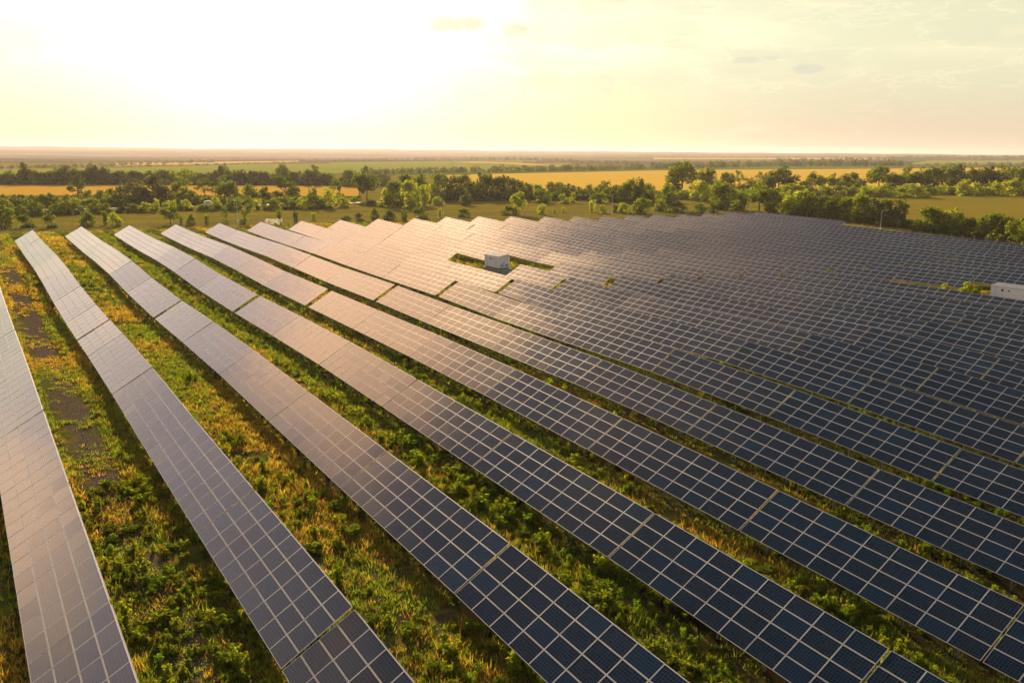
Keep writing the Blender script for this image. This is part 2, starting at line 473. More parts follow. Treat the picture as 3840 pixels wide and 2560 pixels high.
def table_spans(r):
    """(y_far, y_near, columns) of each table of a row, far end first"""
    sp = []
    def run(ya, counts, gap=0.11):
        y = ya
        for n in counts:
            sp.append((y, y - n * PL, n))
            y -= n * PL + gap
        return y
    if r == 0:
        y = 211.0
        js = [211.0]
        for a in (194.9, 179.5, 164.0, 148.5, 133.0, 117.3, 101.8, 86.3, 70.7, 55.15, 39.75, 24.2, 8.7):
            js.append(a)
        for a, b in zip(js, js[1:]):
            n = round((a - b) / PL)
            sp.append((a, a - n * PL + 0.0, n))
        return sp
    if r == 1:
        js = [(203.1, 187.7), (187.6, 172.2), (172.1, 158.3), (158.2, 144.2), (144.1, 128.5), (128.4, 114.5), (114.4, 104.25), (103.6, 95.3), (95.1, 79.95), (79.8, 64.6), (64.5, 49.2), (49.1, 33.95), (33.8, 18.2)]
        for a, b in js:
            sp.append((a, b, round((a - b) / PL)))
        return sp
    known = {2: [210.2, 194.9, 179.6, 164.4, 148.9, 133.5, 114.5, 113.5, 98.1, 82.7, 67.3, 51.7, 35.9, 20.2, 4.5],
             3: [211.3, 195.8, 180.4, 164.9, 149.2, 133.6, 114.5, 113.3, 97.7, 82.2, 66.7, 51.0, 35.3, 19.6, 4.0],
             4: [211.0, 195.7, 180.4, 164.7, 148.8, 132.9, 114.2, 112.9, 97.2, 81.5, 65.8, 50.0, 34.3, 18.6, 3.0],
             5: [210.8, 195.7, 179.9, 164.1, 148.0, 132.3, 113.4, 112.4, 96.7, 80.8, 64.9, 49.3, 33.6, 17.9, 2.2]}
    if r in known:
        js = known[r]
        for k in range(len(js) - 1):
            if js[k] - js[k + 1] < 3:
                continue
            a, b = js[k], js[k + 1]
            last = k + 2 < len(js) and js[k + 1] - js[k + 2] < 3
            sp.append((a, b if last else b + 0.11, 11 if a - b > 17.5 else 9))
        return sp
    starts = {2: 210.2, 3: 211.3, 4: 211.0, 5: 210.8, 6: 210.7, 7: 209.6, 8: 208.8, 9: 207.7, 10: 206.4, 11: 206.9, 12: 206.3, 13: 205.0, 14: 202.3, 15: 201.2, 16: 200.0, 17: 200.4, 18: 200.0, 19: 198.7, 20: 197.7, 21: 197.0, 22: 194.2}
    y = starts[r]
    if r == 22:
        run(y, [10, 10])
        return sp
    y = run(y, [9, 9, 9, 9, 9])
    y = run(y, [11])
    y = y + 0.11 - 1.1
    run(y, [9] * 8)
    out = []
    for (a, b, n) in sp:
        # clearings around the two cabins
        cuts = {8: (124.8, 146.8), 9: (126.3, 145.7), 14: (40.0, 90.5), 15: (60.0, 81.9)}
        if r in cuts:
            c0, c1 = cuts[r]
            if b < c1 and a > c0:
                if a - c1 > 1.5:
                    n2 = max(1, round((a - c1) / PL))
                    out.append((c1 + n2 * PL, c1, n2))
                if c0 - b > 1.5:
                    n2 = max(1, round((c0 - b) / PL))
                    out.append((c0, c0 - n2 * PL, n2))
                continue
        out.append((a, b, n))
    return out

_mods, _frames = {}, {}
v_, f_m, m_, u_ = module_geo(0, 0, 0, 0)
ONE_MODULE = add_mesh('solar_module', v_, f_m, [M_FRAME, M_CELL, M_BACK], m_, uvs=u_, link=False)
POST = MB()
POST.box((-0.05, -0.035, -0.4), (0.05, 0.035, 1.0))
POST_MESH = POST.mesh('post', [M_STEEL])
NEAR_LIMIT = 88.0
table_no = 0
def in_view(p, mx=260, my=260):
    x, y, z = to_px(p)
    return z > 1 and -mx < x < 3840 + mx and -my < y < 2560 + my
def build_tables():
    global table_no
    for r in range(23):
        X = row_x(r)
        vis = []
        for (ya, yb, n) in table_spans(r):
            ys = np.linspace(ya, yb, 5)
            zs = edge_z(np.full(5, X), ys)
            ok = any(in_view((X + ox, y, z + oz), 330, 330) for y, z in zip(ys, zs) for ox, oz in ((0, 0), (3.5, 2.0)))
            if ok:
                vis.append((ya, yb, n, float(zs[0]), float(zs[-1])))
        for k, (ya, yb, n, za, zb) in enumerate(vis):
            rg = random.Random(r * 100 + k)
            a = Vector((X, ya, za))
            b = Vector((X, yb, zb))
            u = (b - a).normalized()                       # along the row, towards the viewer
            th = TH + rg.gauss(0, 0.0065)
            v = Vector((math.cos(th), 0, math.sin(th)))
            v = (v - u * v.dot(u)).normalized()
            nrm = u.cross(v)
            if nrm.z < 0:
                nrm = -nrm
            # keep a right-handed frame x=u, y=v, z=n
            uu = v.cross(nrm)
            c = (a + b) / 2 + v * (WSL / 2)
            g = float(ground_z(c.x, c.y)[0])
            base = Vector((c.x, c.y, g))
            t = empty('solar_table', base)
            order = k + 1
            tone = 'Pale' if r <= 5 and ya > 112 else 'Dark'
            short = 'short ' if n < 7 else ''
            lab = '%s %ssolar table, %s from the far end of the %s row from the left' % (tone, short, ORD[order], ORD[r + 1])
            tag(t, lab, 'solar table', 'tilted solar tables in long parallel rows')
            Rm = Matrix((uu * ((ya - yb) / (n * PL) / max(0.9, abs(u.y))), v, nrm)).transposed().to_4x4()
            Mt = Matrix.Translation(c - base) @ Rm
            key = (n, rg.randrange(3))
            dist = (c - Vector((0, 0, CAM_Z))).length
            near = dist < NEAR_LIMIT
            if near:
                for i in range(n):
                    for j in range(NROW):
                        o = link_obj('solar_module', ONE_MODULE, t)
                        loc = Matrix.Translation(((i + 0.5 - n / 2) * PL, (j + 0.5 - NROW / 2) * PW, rg.uniform(-0.002, 0.002)))
                        jit = Euler((rg.gauss(0, 0.0035), rg.gauss(0, 0.0035), 0)).to_matrix().to_4x4()
                        o.matrix_local = Mt @ loc @ jit
            else:
                if key not in _mods:
                    _mods[key] = modules_mesh('module_field', n, 0.0035, hash(key) % 1000)
                o = link_obj('module_field', _mods[key], t)
                o.matrix_local = Mt
            fk = (n, not near)
            if fk not in _frames:
                _frames[fk] = frame_mesh('support_frame', n, not near)
            o = link_obj('support_frame', _frames[fk], t)
            o.matrix_local = Mt
            if near:
                L = n * PL
                kk = max(2, round(L / 3.4))
                for i in range(kk):
                    x = -L / 2 + (i + 0.5) * L / kk
                    for yv in (-1.05, 1.25):
                        top = c + uu * x + v * yv - nrm * 0.19
                        o = link_obj('post', POST_MESH, t)
                        gz = float(ground_z(top.x, top.y)[0])
                        o.location = Vector((top.x, top.y, gz)) - base
                        o.scale = (1, 1, max(0.2, top.z - gz))
            table_no += 1
build_tables()
print('tables', table_no, 'objects', len(bpy.data.objects))
# ------------------------------------------------------------------ value noise for placing things
_NG = RNG.random((256, 256))
def vnoise(x, y, s, off=0.0):
    x = np.asarray(x, float) * s + off
    y = np.asarray(y, float) * s + off * 1.7
    xi, yi = np.floor(x).astype(int), np.floor(y).astype(int)
    fx, fy = x - xi, y - yi
    fx, fy = fx * fx * (3 - 2 * fx), fy * fy * (3 - 2 * fy)
    g = lambda i, j: _NG[i % 256, j % 256]
    return (g(xi, yi) * (1 - fx) + g(xi + 1, yi) * fx) * (1 - fy) + (g(xi, yi + 1) * (1 - fx) + g(xi + 1, yi + 1) * fx) * fy

# ------------------------------------------------------------------ ground and fields
def ground_material():
    m, t, out = material('ground_cover')
    oc = t.add('ShaderNodeTexCoord').outputs['Object']
    s = t.add('ShaderNodeSeparateXYZ')
    t.t.links.new(oc, s.inputs[0])
    X, Y = s.outputs[0], s.outputs[1]
    n1 = t.noise(oc, 0.28, 5, 0.62)
    n2 = t.noise(oc, 2.2, 4, 0.65)
    n3 = t.noise(oc, 14.0, 3, 0.7)
    n4 = t.noise(oc, 0.035, 4, 0.6)
    soil = t.mix(n2, (0.050, 0.040, 0.018), (0.115, 0.085, 0.040))
    green = t.mix(n2, (0.050, 0.072, 0.008), (0.130, 0.150, 0.018))
    dry = t.mix(n3, (0.14, 0.10, 0.018), (0.30, 0.21, 0.04))
    farm = t.mix(t.ramp(t.math('MULTIPLY_ADD', n2, 0.9, t.math('MULTIPLY_ADD', n3, 0.5, n1)), 1.0, 1.45), soil, green)
    farm = t.mix(t.ramp(t.math('MULTIPLY_ADD', n2, 0.35, t.noise(oc, 0.5, 4, 0.6)), 0.66, 0.86), farm, dry)
    # plantless soil beneath the tables, painted extra dark for the rows' shade
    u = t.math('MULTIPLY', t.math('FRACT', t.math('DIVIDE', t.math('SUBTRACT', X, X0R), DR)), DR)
    bare_shade = t.math('MULTIPLY', t.ramp(t.math('MULTIPLY_ADD', n2, 1.0, u), 0.4, 1.1), t.ramp(t.math('MULTIPLY_ADD', n2, 1.0, u), 4.1, 3.4))
    farm = t.mix(bare_shade, farm, t.mix(n2, (0.012, 0.011, 0.006), (0.034, 0.028, 0.012)))
    # gravel: a worn track between the two leftmost rows, patches elsewhere
    trk = t.math('ABSOLUTE', t.math('SUBTRACT', X, t.math('MULTIPLY_ADD', t.noise(t.scalev(oc, (0, 0.05, 0)), 1.0, 2), 1.6, 5.9)))
    trk = t.math('SUBTRACT', 1.0, t.ramp(t.math('MULTIPLY_ADD', n1, 1.6, t.math('MULTIPLY_ADD', n2, 1.3, trk)), 1.9, 3.0))
    trk = t.math('MULTIPLY', trk, t.ramp(t.noise(oc, 0.10, 3, 0.6), 0.18, 0.40))
    vor = t.add('ShaderNodeTexVoronoi', feature='F1')
    t.t.links.new(oc, vor.inputs['Vector'])
    vor.inputs['Scale'].default_value = 9.0
    stone = t.mix(t.ramp(vor.outputs['Distance'], 0.0, 0.7), t.mix(n3, (0.13, 0.10, 0.07), (0.33, 0.26, 0.19)), (0.06, 0.045, 0.03))
    gpatch = t.math('MULTIPLY', t.ramp(t.noise(oc, 0.13, 3, 0.5), 0.60, 0.70), t.ramp(n2, 0.35, 0.6))
    farm = t.mix(t.math('MAXIMUM', trk, t.math('MULTIPLY', gpatch, 0.8)), farm, stone)
    # meadow outside the fence, mown in faint stripes
    st = t.noise(t.scalev(oc, (0.02, 0.35, 0.3)), 1.0, 3, 0.6)
    mead = t.mix(t.ramp(st, 0.35, 0.65), (0.135, 0.130, 0.016), (0.29, 0.21, 0.026))
    mead = t.mix(t.ramp(n1, 0.5, 0.75), mead, (0.10, 0.12, 0.018))
    mead = t.mix(t.math('MULTIPLY', n3, 0.35), mead, (0.05, 0.05, 0.012))
    out_x = t.math('MAXIMUM', t.ramp(X, 229, 233), t.ramp(Y, 221, 226))
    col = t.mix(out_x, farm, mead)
    # open country: strips of fields and woods towards the hills
    rad_ = t.vmath('LENGTH', oc)
    sc1 = t.scalev(oc, (0.0011, 0.0026, 0.0))
    rot = t.add('ShaderNodeMapping')
    t.t.links.new(oc, rot.inputs[0])
    rot.inputs['Rotation'].default_value = (0, 0, rad(31))
    rot.inputs['Scale'].default_value = (0.0009, 0.0030, 0.0)
    v2 = t.add('ShaderNodeTexVoronoi', feature='F1')
    t.t.links.new(rot.outputs[0], v2.inputs['Vector'])
    v2.inputs['Scale'].default_value = 1.0
    rp = t.add('ShaderNodeValToRGB')
    sx = t.add('ShaderNodeSeparateColor')
    t.t.links.new(v2.outputs['Color'], sx.inputs[0])
    t.t.links.new(sx.outputs[0], rp.inputs[0])
    cr = rp.color_ramp
    cr.interpolation = 'CONSTANT'
    cols = [(0.0, (0.085, 0.095, 0.035)), (0.22, (0.045, 0.050, 0.025)), (0.42, (0.24, 0.165, 0.075)), (0.52, (0.10, 0.105, 0.04)), (0.68, (0.085, 0.062, 0.05)), (0.88, (0.20, 0.14, 0.07))]
    cr.elements[0].color = (*cols[0][1], 1)
    cr.elements[1].position = cols[1][0]
    cr.elements[1].color = (*cols[1][1], 1)
    for p_, c_ in cols[2:]:
        e = cr.elements.new(p_)
        e.color = (*c_, 1)
    wood = t.ramp(t.noise(t.scalev(oc, (0.0012, 0.004, 0.0)), 1.0, 5, 0.7), 0.46, 0.55)
    far = t.mix(wood, rp.outputs[0], (0.035, 0.042, 0.016))
    col = t.mix(t.ramp(rad_, 1500, 2100), col, far)
    bump = t.add('ShaderNodeBump')
    bump.inputs['Strength'].default_value = 0.5
    bump.inputs['Distance'].default_value = 0.08
    t.t.links.new(t.math('ADD', n2, n3), bump.inputs['Height'])
    b = t.add('ShaderNodeBsdfDiffuse')
    t.t.links.new(col, b.inputs[0])
    t.t.links.new(bump.outputs[0], b.inputs['Normal'])
    t.t.links.new(b.outputs[0], out.inputs[0])
    return m
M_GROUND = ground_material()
rr = np.concatenate([[0.0], np.exp(np.linspace(math.log(4), math.log(12500), 440))])
aa = np.radians(np.linspace(-62, 128, 560))
A_, R_ = np.meshgrid(aa, rr)
gx, gy = (np.sin(A_) * R_).ravel(), (np.cos(A_) * R_).ravel()
gz = ground_z(gx, gy)
gi = np.arange(len(rr) - 1)[:, None] * len(aa) + np.arange(len(aa) - 1)[None, :]
gf = np.stack([gi, gi + len(aa), gi + 1 + len(aa), gi + 1], -1).reshape(-1, 4)
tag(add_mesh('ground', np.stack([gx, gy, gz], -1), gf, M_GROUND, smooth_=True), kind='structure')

def field_material(name, a, b, stripe=(0.02, 0.5), ang=0.0, c=None):
    m, t, out = material(name)
    oc = t.add('ShaderNodeTexCoord').outputs['Object']
    mp = t.add('ShaderNodeMapping')
    t.t.links.new(oc, mp.inputs[0])
    mp.inputs['Rotation'].default_value = (0, 0, rad(ang))
    mp.inputs['Scale'].default_value = (stripe[0], stripe[1], 0.2)
    n = t.noise(mp.outputs[0], 0.5, 5, 0.7)
    n2 = t.noise(oc, 0.012, 4, 0.6)
    col = t.mix(t.math('MULTIPLY_ADD', n, 0.7, t.math('MULTIPLY', n2, 0.3)), a, b)
    if c:
        col = t.mix(t.ramp(n2, 0.5, 0.72), col, c)
    bs = t.add('ShaderNodeBsdfDiffuse')
    t.t.links.new(col, bs.inputs[0])
    t.t.links.new(bs.outputs[0], out.inputs[0])
    return m
M_WHEAT = field_material('ripe_wheat', (0.40, 0.225, 0.026), (0.60, 0.350, 0.050), ang=-12)
M_WHEATY = field_material('yellow_wheat', (0.48, 0.31, 0.035), (0.68, 0.44, 0.07), ang=-12)
M_WHEAT2 = field_material('pale_wheat', (0.46, 0.29, 0.08), (0.62, 0.40, 0.12), ang=20)
M_CROP = field_material('green_crop', (0.18, 0.21, 0.022), (0.25, 0.27, 0.035), ang=10)
M_CROP2 = field_material('young_crop', (0.10, 0.15, 0.02), (0.15, 0.20, 0.03), ang=-20)
M_PLOW = field_material('ploughed_soil', (0.10, 0.065, 0.05), (0.15, 0.10, 0.07), ang=15)
M_PAST = field_material('ripening_pasture', (0.17, 0.135, 0.018), (0.25, 0.19, 0.025), ang=-28, c=(0.16, 0.155, 0.02))
def field(name, near, far, mat, h, n=26, m=14):
    """a crop standing h metres high between two boundary lines seen in the photo"""
    P = [at(*p) for p in near]
    Q = [at(*p) for p in far]
    def along(L, k):
        seg = np.array([[p.x, p.y] for p in L])
        tt = np.linspace(0, len(L) - 1, k)
        return np.stack([np.interp(tt, range(len(L)), seg[:, 0]), np.interp(tt, range(len(L)), seg[:, 1])], -1)
    a, b = along(P, n), along(Q, n)
    V, F = [], []
    grid = [a + (b - a) * (j / (m - 1)) for j in range(m)]
    for g in grid:
        z = ground_z(g[:, 0], g[:, 1]) + h
        V += [(x, y, zz) for (x, y), zz in zip(g, z)]
    for j in range(m - 1):
        for i in range(n - 1):
            q = j * n + i
            F.append((q, q + 1, q + n + 1, q + n))
    # skirt down to the soil
    ring = list(range(n)) + [j * n + n - 1 for j in range(1, m)] + [(m - 1) * n + i for i in range(n - 2, -1, -1)] + [j * n for j in range(m - 2, 0, -1)]
    b0 = len(V)
    for k in ring:
        V.append((V[k][0], V[k][1], V[k][2] - h - 0.5))
    for i in range(len(ring)):
        j = (i + 1) % len(ring)
        F.append((ring[i], b0 + i, b0 + j, ring[j]))
    o = add_mesh(name, V, F, mat)
    tag(o, kind='structure')
field('wheat_field', [(-500, 741), (0, 739), (700, 740), (1345, 741)], [(-500, 697), (490, 698), (1100, 700), (1345, 703)], M_WHEAT, 0.7)
field('wheat_field', [(1640, 722), (2200, 722), (2900, 716), (3500, 704), (4300, 694)], [(1662, 660), (1880, 654.5), (2480, 641), (3250, 635), (4300, 627)], M_WHEATY, 0.7)
field('crop_field', [(1420, 659), (1855, 649), (2480, 639.5), (3250, 633.5), (3600, 627)], [(1430, 655.5), (1855, 645), (2560, 631), (2900, 625), (3600, 623)], M_CROP2, 0.4)
field('crop_field', [(-500, 655), (700, 655), (1400, 652), (2140, 638)], [(-500, 640), (400, 633), (870, 619), (2140, 612)], M_CROP, 0.5)
field('crop_field', [(1240, 618), (1700, 616), (1960, 616)], [(1240, 610), (1700, 604.5), (1960, 606)], M_CROP, 0.5)
field('wheat_field', [(1704, 612.5), (1900, 618), (2000, 624), (2150, 629)], [(1712, 611), (1780, 609), (1960, 615), (2152, 628)], M_WHEAT2, 1.5)
field('ploughed_field', [(2010, 611), (2300, 616), (2560, 620), (2900, 613)], [(2010, 601), (2560, 605), (2700, 605), (2900, 606)], M_PLOW, 0.3)
field('crop_field', [(1790, 602), (2560, 604), (3100, 608)], [(1790, 599), (2560, 598.5), (3100, 600)], M_CROP2, 0.6)
field('wheat_field', [(2450, 597.5), (2900, 598), (3330, 600.5)], [(2450, 593.5), (2900, 594), (3330, 595.5)], M_WHEAT2, 1.5)
field('crop_field', [(3380, 618), (3840, 619), (4400, 620)], [(3480, 603), (3840, 603), (4400, 604)], M_CROP, 0.4)
field('wheat_field', [(430, 626), (660, 622), (870, 616), (1120, 609)], [(430, 614), (660, 611), (870, 608), (1120, 605)], M_WHEAT2, 1.2)
field('pasture', [(3405, 830), (3560, 838), (3840, 846), (4300, 870)], [(3262, 741), (3600, 738), (3840, 737), (4300, 733)], M_PAST, 0.3)

# the country road along the hedge
def road():
    m, t, out = material('pale_dirt_road')
    oc = t.add('ShaderNodeTexCoord').outputs['Object']
    c = t.mix(t.noise(oc, 0.8, 5, 0.65), (0.15, 0.12, 0.075), (0.26, 0.21, 0.14))
    principled(t, out, Base_Color=c, Roughness=0.75)
    ctrl = [(-150, 331), (13, 328.5), (71, 324), (98, 325.5), (151, 331), (187, 333.5), (227, 330.5), (282, 319), (315, 313), (377, 297), (463, 272), (522, 256), (640, 220)]
    cx, cy = np.array(ctrl).T
    xs = np.linspace(-150, 640, 240)
    ys = np.interp(xs, cx, cy)
    ys = np.convolve(np.pad(ys, 8, mode='edge'), np.ones(17) / 17, 'valid')
    dx, dy = np.gradient(xs), np.gradient(ys)
    L = np.hypot(dx, dy)
    nx, ny = -dy / L, dx / L
    V, F = [], []
    off = (-2.9, -2.3, 0, 2.3, 2.9)
    hh = (-0.3, 0.22, 0.28, 0.22, -0.3)
    for k, o_ in enumerate(off):
        z = ground_z(xs + nx * o_, ys + ny * o_) + hh[k]
        V += list(zip(xs + nx * o_, ys + ny * o_, z))
    n = len(xs)
    for k in range(len(off) - 1):
        for i in range(n - 1):
            F.append((k * n + i, k * n + i + 1, (k + 1) * n + i + 1, (k + 1) * n + i))
    F = [tuple(reversed(f)) if False else f for f in F]
    tag(add_mesh('road', V, F, m), kind='structure')
    return xs, ys
ROAD_X, ROAD_Y = road()

# ------------------------------------------------------------------ foliage
def leaf_material(name, ca, cb, trans=0.45, tcol=(1.0, 1.0, 0.45)):
    m, t, out = material(name)
    at_ = t.add('ShaderNodeAttribute', attribute_name='tint')
    oi = t.add('ShaderNodeObjectInfo').outputs['Random']
    base = t.mix(oi, ca, cb)
    col = t.mix(1.0, base, at_.outputs['Color'], 'MULTIPLY')
    d = t.add('ShaderNodeBsdfDiffuse')
    t.t.links.new(col, d.inputs[0])
    tr = t.add('ShaderNodeBsdfTranslucent')
    t.t.links.new(t.mix(1.0, t.mix(1.0, col, (*tcol,), 'MULTIPLY'), (1.9, 1.9, 1.9), 'MULTIPLY'), tr.inputs[0])
    mx = t.add('ShaderNodeMixShader')
    mx.inputs[0].default_value = trans
    t.t.links.new(d.outputs[0], mx.inputs[1])
    t.t.links.new(tr.outputs[0], mx.inputs[2])
    t.t.links.new(mx.outputs[0], out.inputs[0])
    return m
M_LEAF = leaf_material('leaves_green', (0.105, 0.140, 0.012), (0.155, 0.180, 0.017))
M_LEAFB = leaf_material('leaves_bright', (0.20, 0.235, 0.017), (0.27, 0.28, 0.024), 0.55)
M_LEAFD = leaf_material('leaves_dark', (0.056, 0.078, 0.009), (0.090, 0.110, 0.013), 0.45)
M_LEAFG = leaf_material('leaves_grey', (0.10, 0.10, 0.05), (0.12, 0.115, 0.055), 0.35)
M_WEED = leaf_material('weed_leaves', (0.120, 0.160, 0.013), (0.215, 0.235, 0.022), 0.5)
M_GRASS = leaf_material('grass_blades', (1.0, 1.0, 1.0), (1.0, 1.0, 1.0), 0.5, (1.0, 0.95, 0.55))
M_BARK = simple('bark', (0.085, 0.060, 0.040), 0.9, 0, 0.4, 3.0)

def leaf_quads(rg, P, size, up=0.25, tint=None):
    """rhombic leaf sprays at points P"""
    n = len(P)
    nor = rg.normal(size=(n, 3))
    nor[:, 2] += up
    nor /= np.linalg.norm(nor, axis=1, keepdims=True)
    a = np.cross(nor, rg.normal(size=(n, 3)))
    a /= np.linalg.norm(a, axis=1, keepdims=True) + 1e-9
    b = np.cross(nor, a)
    s = size * rg.uniform(0.6, 1.35, (n, 1))
    q = np.stack([P - a * s, P - b * s * 0.6 + a * s * 0.1, P + a * s, P + b * s * 0.6 + a * s * 0.1], 1)
    V = q.reshape(-1, 3)
    F = np.arange(4 * n).reshape(n, 4)
    t = rg.uniform(0.55, 1.45, (n, 1)) * np.array([[1.0, 1.0, 1.0]]) * (1 + rg.normal(0, 0.10, (n, 3)))
    if tint is not None:
        t = t * tint
    return V, F, np.repeat(np.clip(t, 0.05, 3), 4, axis=0)
def blob_points(rg, blobs, n):
    B = np.array(blobs, float)              # x y z rx ry rz
    wts = B[:, 3] * B[:, 4] + B[:, 3] * B[:, 5]
    k = rg.choice(len(B), n, p=wts / wts.sum())
    d = rg.normal(size=(n, 3))
    d /= np.linalg.norm(d, axis=1, keepdims=True)
    r = rg.uniform(0.35, 1.08, (n, 1)) ** 0.6
    return B[k, :3] + d * r * B[k, 3:6]
def crown(kind, seed):
    """unit-size crown: height 1, width 1"""
    rg = np.random.default_rng(seed)
    U = rg.uniform
    bl = []
    stems = []
    if kind in ('round', 'dense'):
        m = 13 if kind == 'round' else 18
        for i in range(m):
            a, h = U(0, 6.28), U(0.14, 0.80)
            r = 0.34 * math.sqrt(max(0.05, 1 - abs(h - 0.40) ** 1.6 * 2.0)) * U(0.5, 1.0)
            s = U(0.13, 0.22)
            bl.append((math.cos(a) * r, math.sin(a) * r, h, s, s, s * U(0.8, 1.15)))
        for i in range(7):
            a, r = U(0, 6.28), U(0, 0.22)
            bl.append((math.cos(a) * r, math.sin(a) * r, U(0.74, 0.90), 0.07, 0.07, 0.12))
        bl += [(U(-.28, .28), U(-.28, .28), U(.05, .16), .17, .17, .10) for _ in range(7)]
        n, size = (1500, 0.046) if kind == 'round' else (1800, 0.042)
    elif kind == 'upright':
        for i in range(9):
            a, r = U(0, 6.28), U(0.05, 0.30)
            top = U(0.65, 0.98)
            for z in np.linspace(0.15, top - 0.08, 4):
                bl.append((math.cos(a) * r * (0.5 + z), math.sin(a) * r * (0.5 + z), z, 0.13, 0.13, 0.14))
        n, size = 1000, 0.044
    elif kind == 'broad':
        for i in range(20):
            a, h = U(0, 6.28), U(0.36, 0.86)
            r = 0.40 * math.sqrt(max(0.05, 1 - ((h - 0.58) / 0.36) ** 2)) * U(0.45, 1.0)
            s = U(0.11, 0.20)
            bl.append((math.cos(a) * r, math.sin(a) * r, h, s, s, s * 0.8))
            stems.append((math.cos(a) * r, math.sin(a) * r, h - 0.04))
        bl += [(U(-.1, .1), U(-.1, .1), 0.90, 0.10, 0.10, 0.09)]
        n, size = 2000, 0.036
    elif kind == 'airy':
        for i in range(13):
            a, h = U(0, 6.28), U(0.45, 0.90)
            r = 0.42 * U(0.2, 1.0) * (1.1 - 0.5 * abs(h - 0.7))
            s = U(0.09, 0.15)
            bl.append((math.cos(a) * r, math.sin(a) * r, h, s * 1.25, s * 1.25, s * 0.55))
            stems.append((math.cos(a) * r, math.sin(a) * r, h - 0.03))
        for i in range(6):
            a = U(0, 6.28)
            bl.append((math.cos(a) * 0.25, math.sin(a) * 0.25, U(0.08, 0.25), 0.14, 0.14, 0.12))
        n, size = 1050, 0.034
    elif kind == 'vase':
        for i in range(14):
            a, h = U(0, 6.28), U(0.45, 0.90)
            r = 0.10 + 0.34 * (h - 0.3) / 0.6 * U(0.5, 1.1)
            s = U(0.09, 0.15)
            bl.append((math.cos(a) * r, math.sin(a) * r, h, s, s, s * 0.9))
            stems.append((math.cos(a) * r, math.sin(a) * r, h))
        for i in range(4):
            a = U(0, 6.28)
            bl.append((math.cos(a) * 0.10, math.sin(a) * 0.10, U(0.06, 0.2), 0.13, 0.13, 0.12))
        n, size = 1000, 0.035
    elif kind == 'pine':
        for z in np.linspace(0.28, 0.92, 11):
            for k in range(3):
                a = U(0, 6.28)
                r = 0.30 * (1.05 - z) * U(0.6, 1.5) + 0.05
                bl.append((math.cos(a) * r, math.sin(a) * r, z, 0.12, 0.12, 0.05))
                stems.append((math.cos(a) * r, math.sin(a) * r, z))
        bl += [(0, 0, 0.12, 0.3, 0.3, 0.14)]
        n, size = 1200, 0.034
    elif kind == 'weed':
        for i in range(9):
            a, r = U(0, 6.28), U(0.0, 0.34)
            top = U(0.55, 1.0)
            for z in np.linspace(0.12, top - 0.07, 4):
                bl.append((math.cos(a) * r * (0.6 + 0.5 * z), math.sin(a) * r * (0.6 + 0.5 * z), z, 0.10, 0.10, 0.12))
        n, size = 300, 0.075
    P = blob_points(rg, bl, n)
    P[:, 2] = np.maximum(P[:, 2], 0.02)
    V, F, T = leaf_quads(rg, P, size, up=0.4)
    hi = V[:, 2].max()
    V[:, 2] /= hi
    return V, F, T, stems
def trunk_mesh(kind, stems, seed):
    rg = random.Random(seed)
    b = MB()
    if kind == 'vase':
        b.bar((0, 0, -0.03), (0, 0, 0.30), 0.030, 0.024, 7)
        fork = Vector((0, 0, 0.29))
    else:
        top = 0.62 if kind != 'pine' else 0.97
        pts = [Vector((0, 0, -0.03))]
        for i in range(1, 5):
            pts.append(Vector((rg.uniform(-.015, .015) * i, rg.uniform(-.015, .015) * i, top * i / 4)))
        for i in range(4):
            b.bar(pts[i], pts[i + 1], 0.026 * (1 - i * 0.2), 0.026 * (1 - (i + 1) * 0.2), 7)
        fork = None
    for k, s in enumerate(stems):
        s = Vector(s)
        if kind == 'pine':
            st = Vector((0, 0, s.z))
        elif fork is not None:
            st = fork
        else:
            st = pts[2].lerp(pts[4], rg.uniform(0, 0.8)) if kind == 'broad' else pts[1].lerp(pts[4], rg.uniform(0.3, 0.9))
        mid = st.lerp(s, 0.5) + Vector((0, 0, -0.02))
        b.bar(st, mid, 0.010, 0.007, 4)
        b.bar(mid, s, 0.007, 0.003, 4)
    return b.mesh('trunk', [M_BARK])
_veg = {}
def veg(kind, seed, mat, part):
    k = (kind, seed, mat.name, part)
    if k not in _veg:
        V, F, T, stems = crown(kind, seed * 17 + 3)
        if part == 'crown':
            _veg[k] = add_mesh('crown', V, F, mat, tint=T, link=False)
        else:
            _veg[k] = trunk_mesh(kind, stems, seed)
    return _veg[k]
TREE_KINDS = {'t': 'broad', 'a': 'airy', 'v': 'vase', 'p': 'pine'}
BUSH_KINDS = {'b': 'round', 'u': 'upright', 'd': 'dense'}
LOOK = {'t': ('leafy tree', 'tree'), 'a': ('thin open-crowned tree', 'tree'), 'v': ('forked young tree', 'tree'), 'p': ('tall ragged tree', 'tree'), 'b': ('rounded bush', 'bush'), 'u': ('upright shrub', 'shrub'), 'd': ('dense tree', 'tree')}
MATS = {'g': (M_LEAF, 'green'), 'b': (M_LEAFB, 'bright green'), 'd': (M_LEAFD, 'dark green'), 'y': (M_LEAFG, 'grey-green')}
def ordinal(n):
    tens = {2: 'twenty', 3: 'thirty', 4: 'forty', 5: 'fifty', 6: 'sixty', 7: 'seventy', 8: 'eighty'}
    if n <= 30:
        return ORD[n]
    if n % 10 == 0:
        return tens[n // 10][:-1] + 'ieth'
    return tens[n // 10] + '-' + ORD[n % 10]
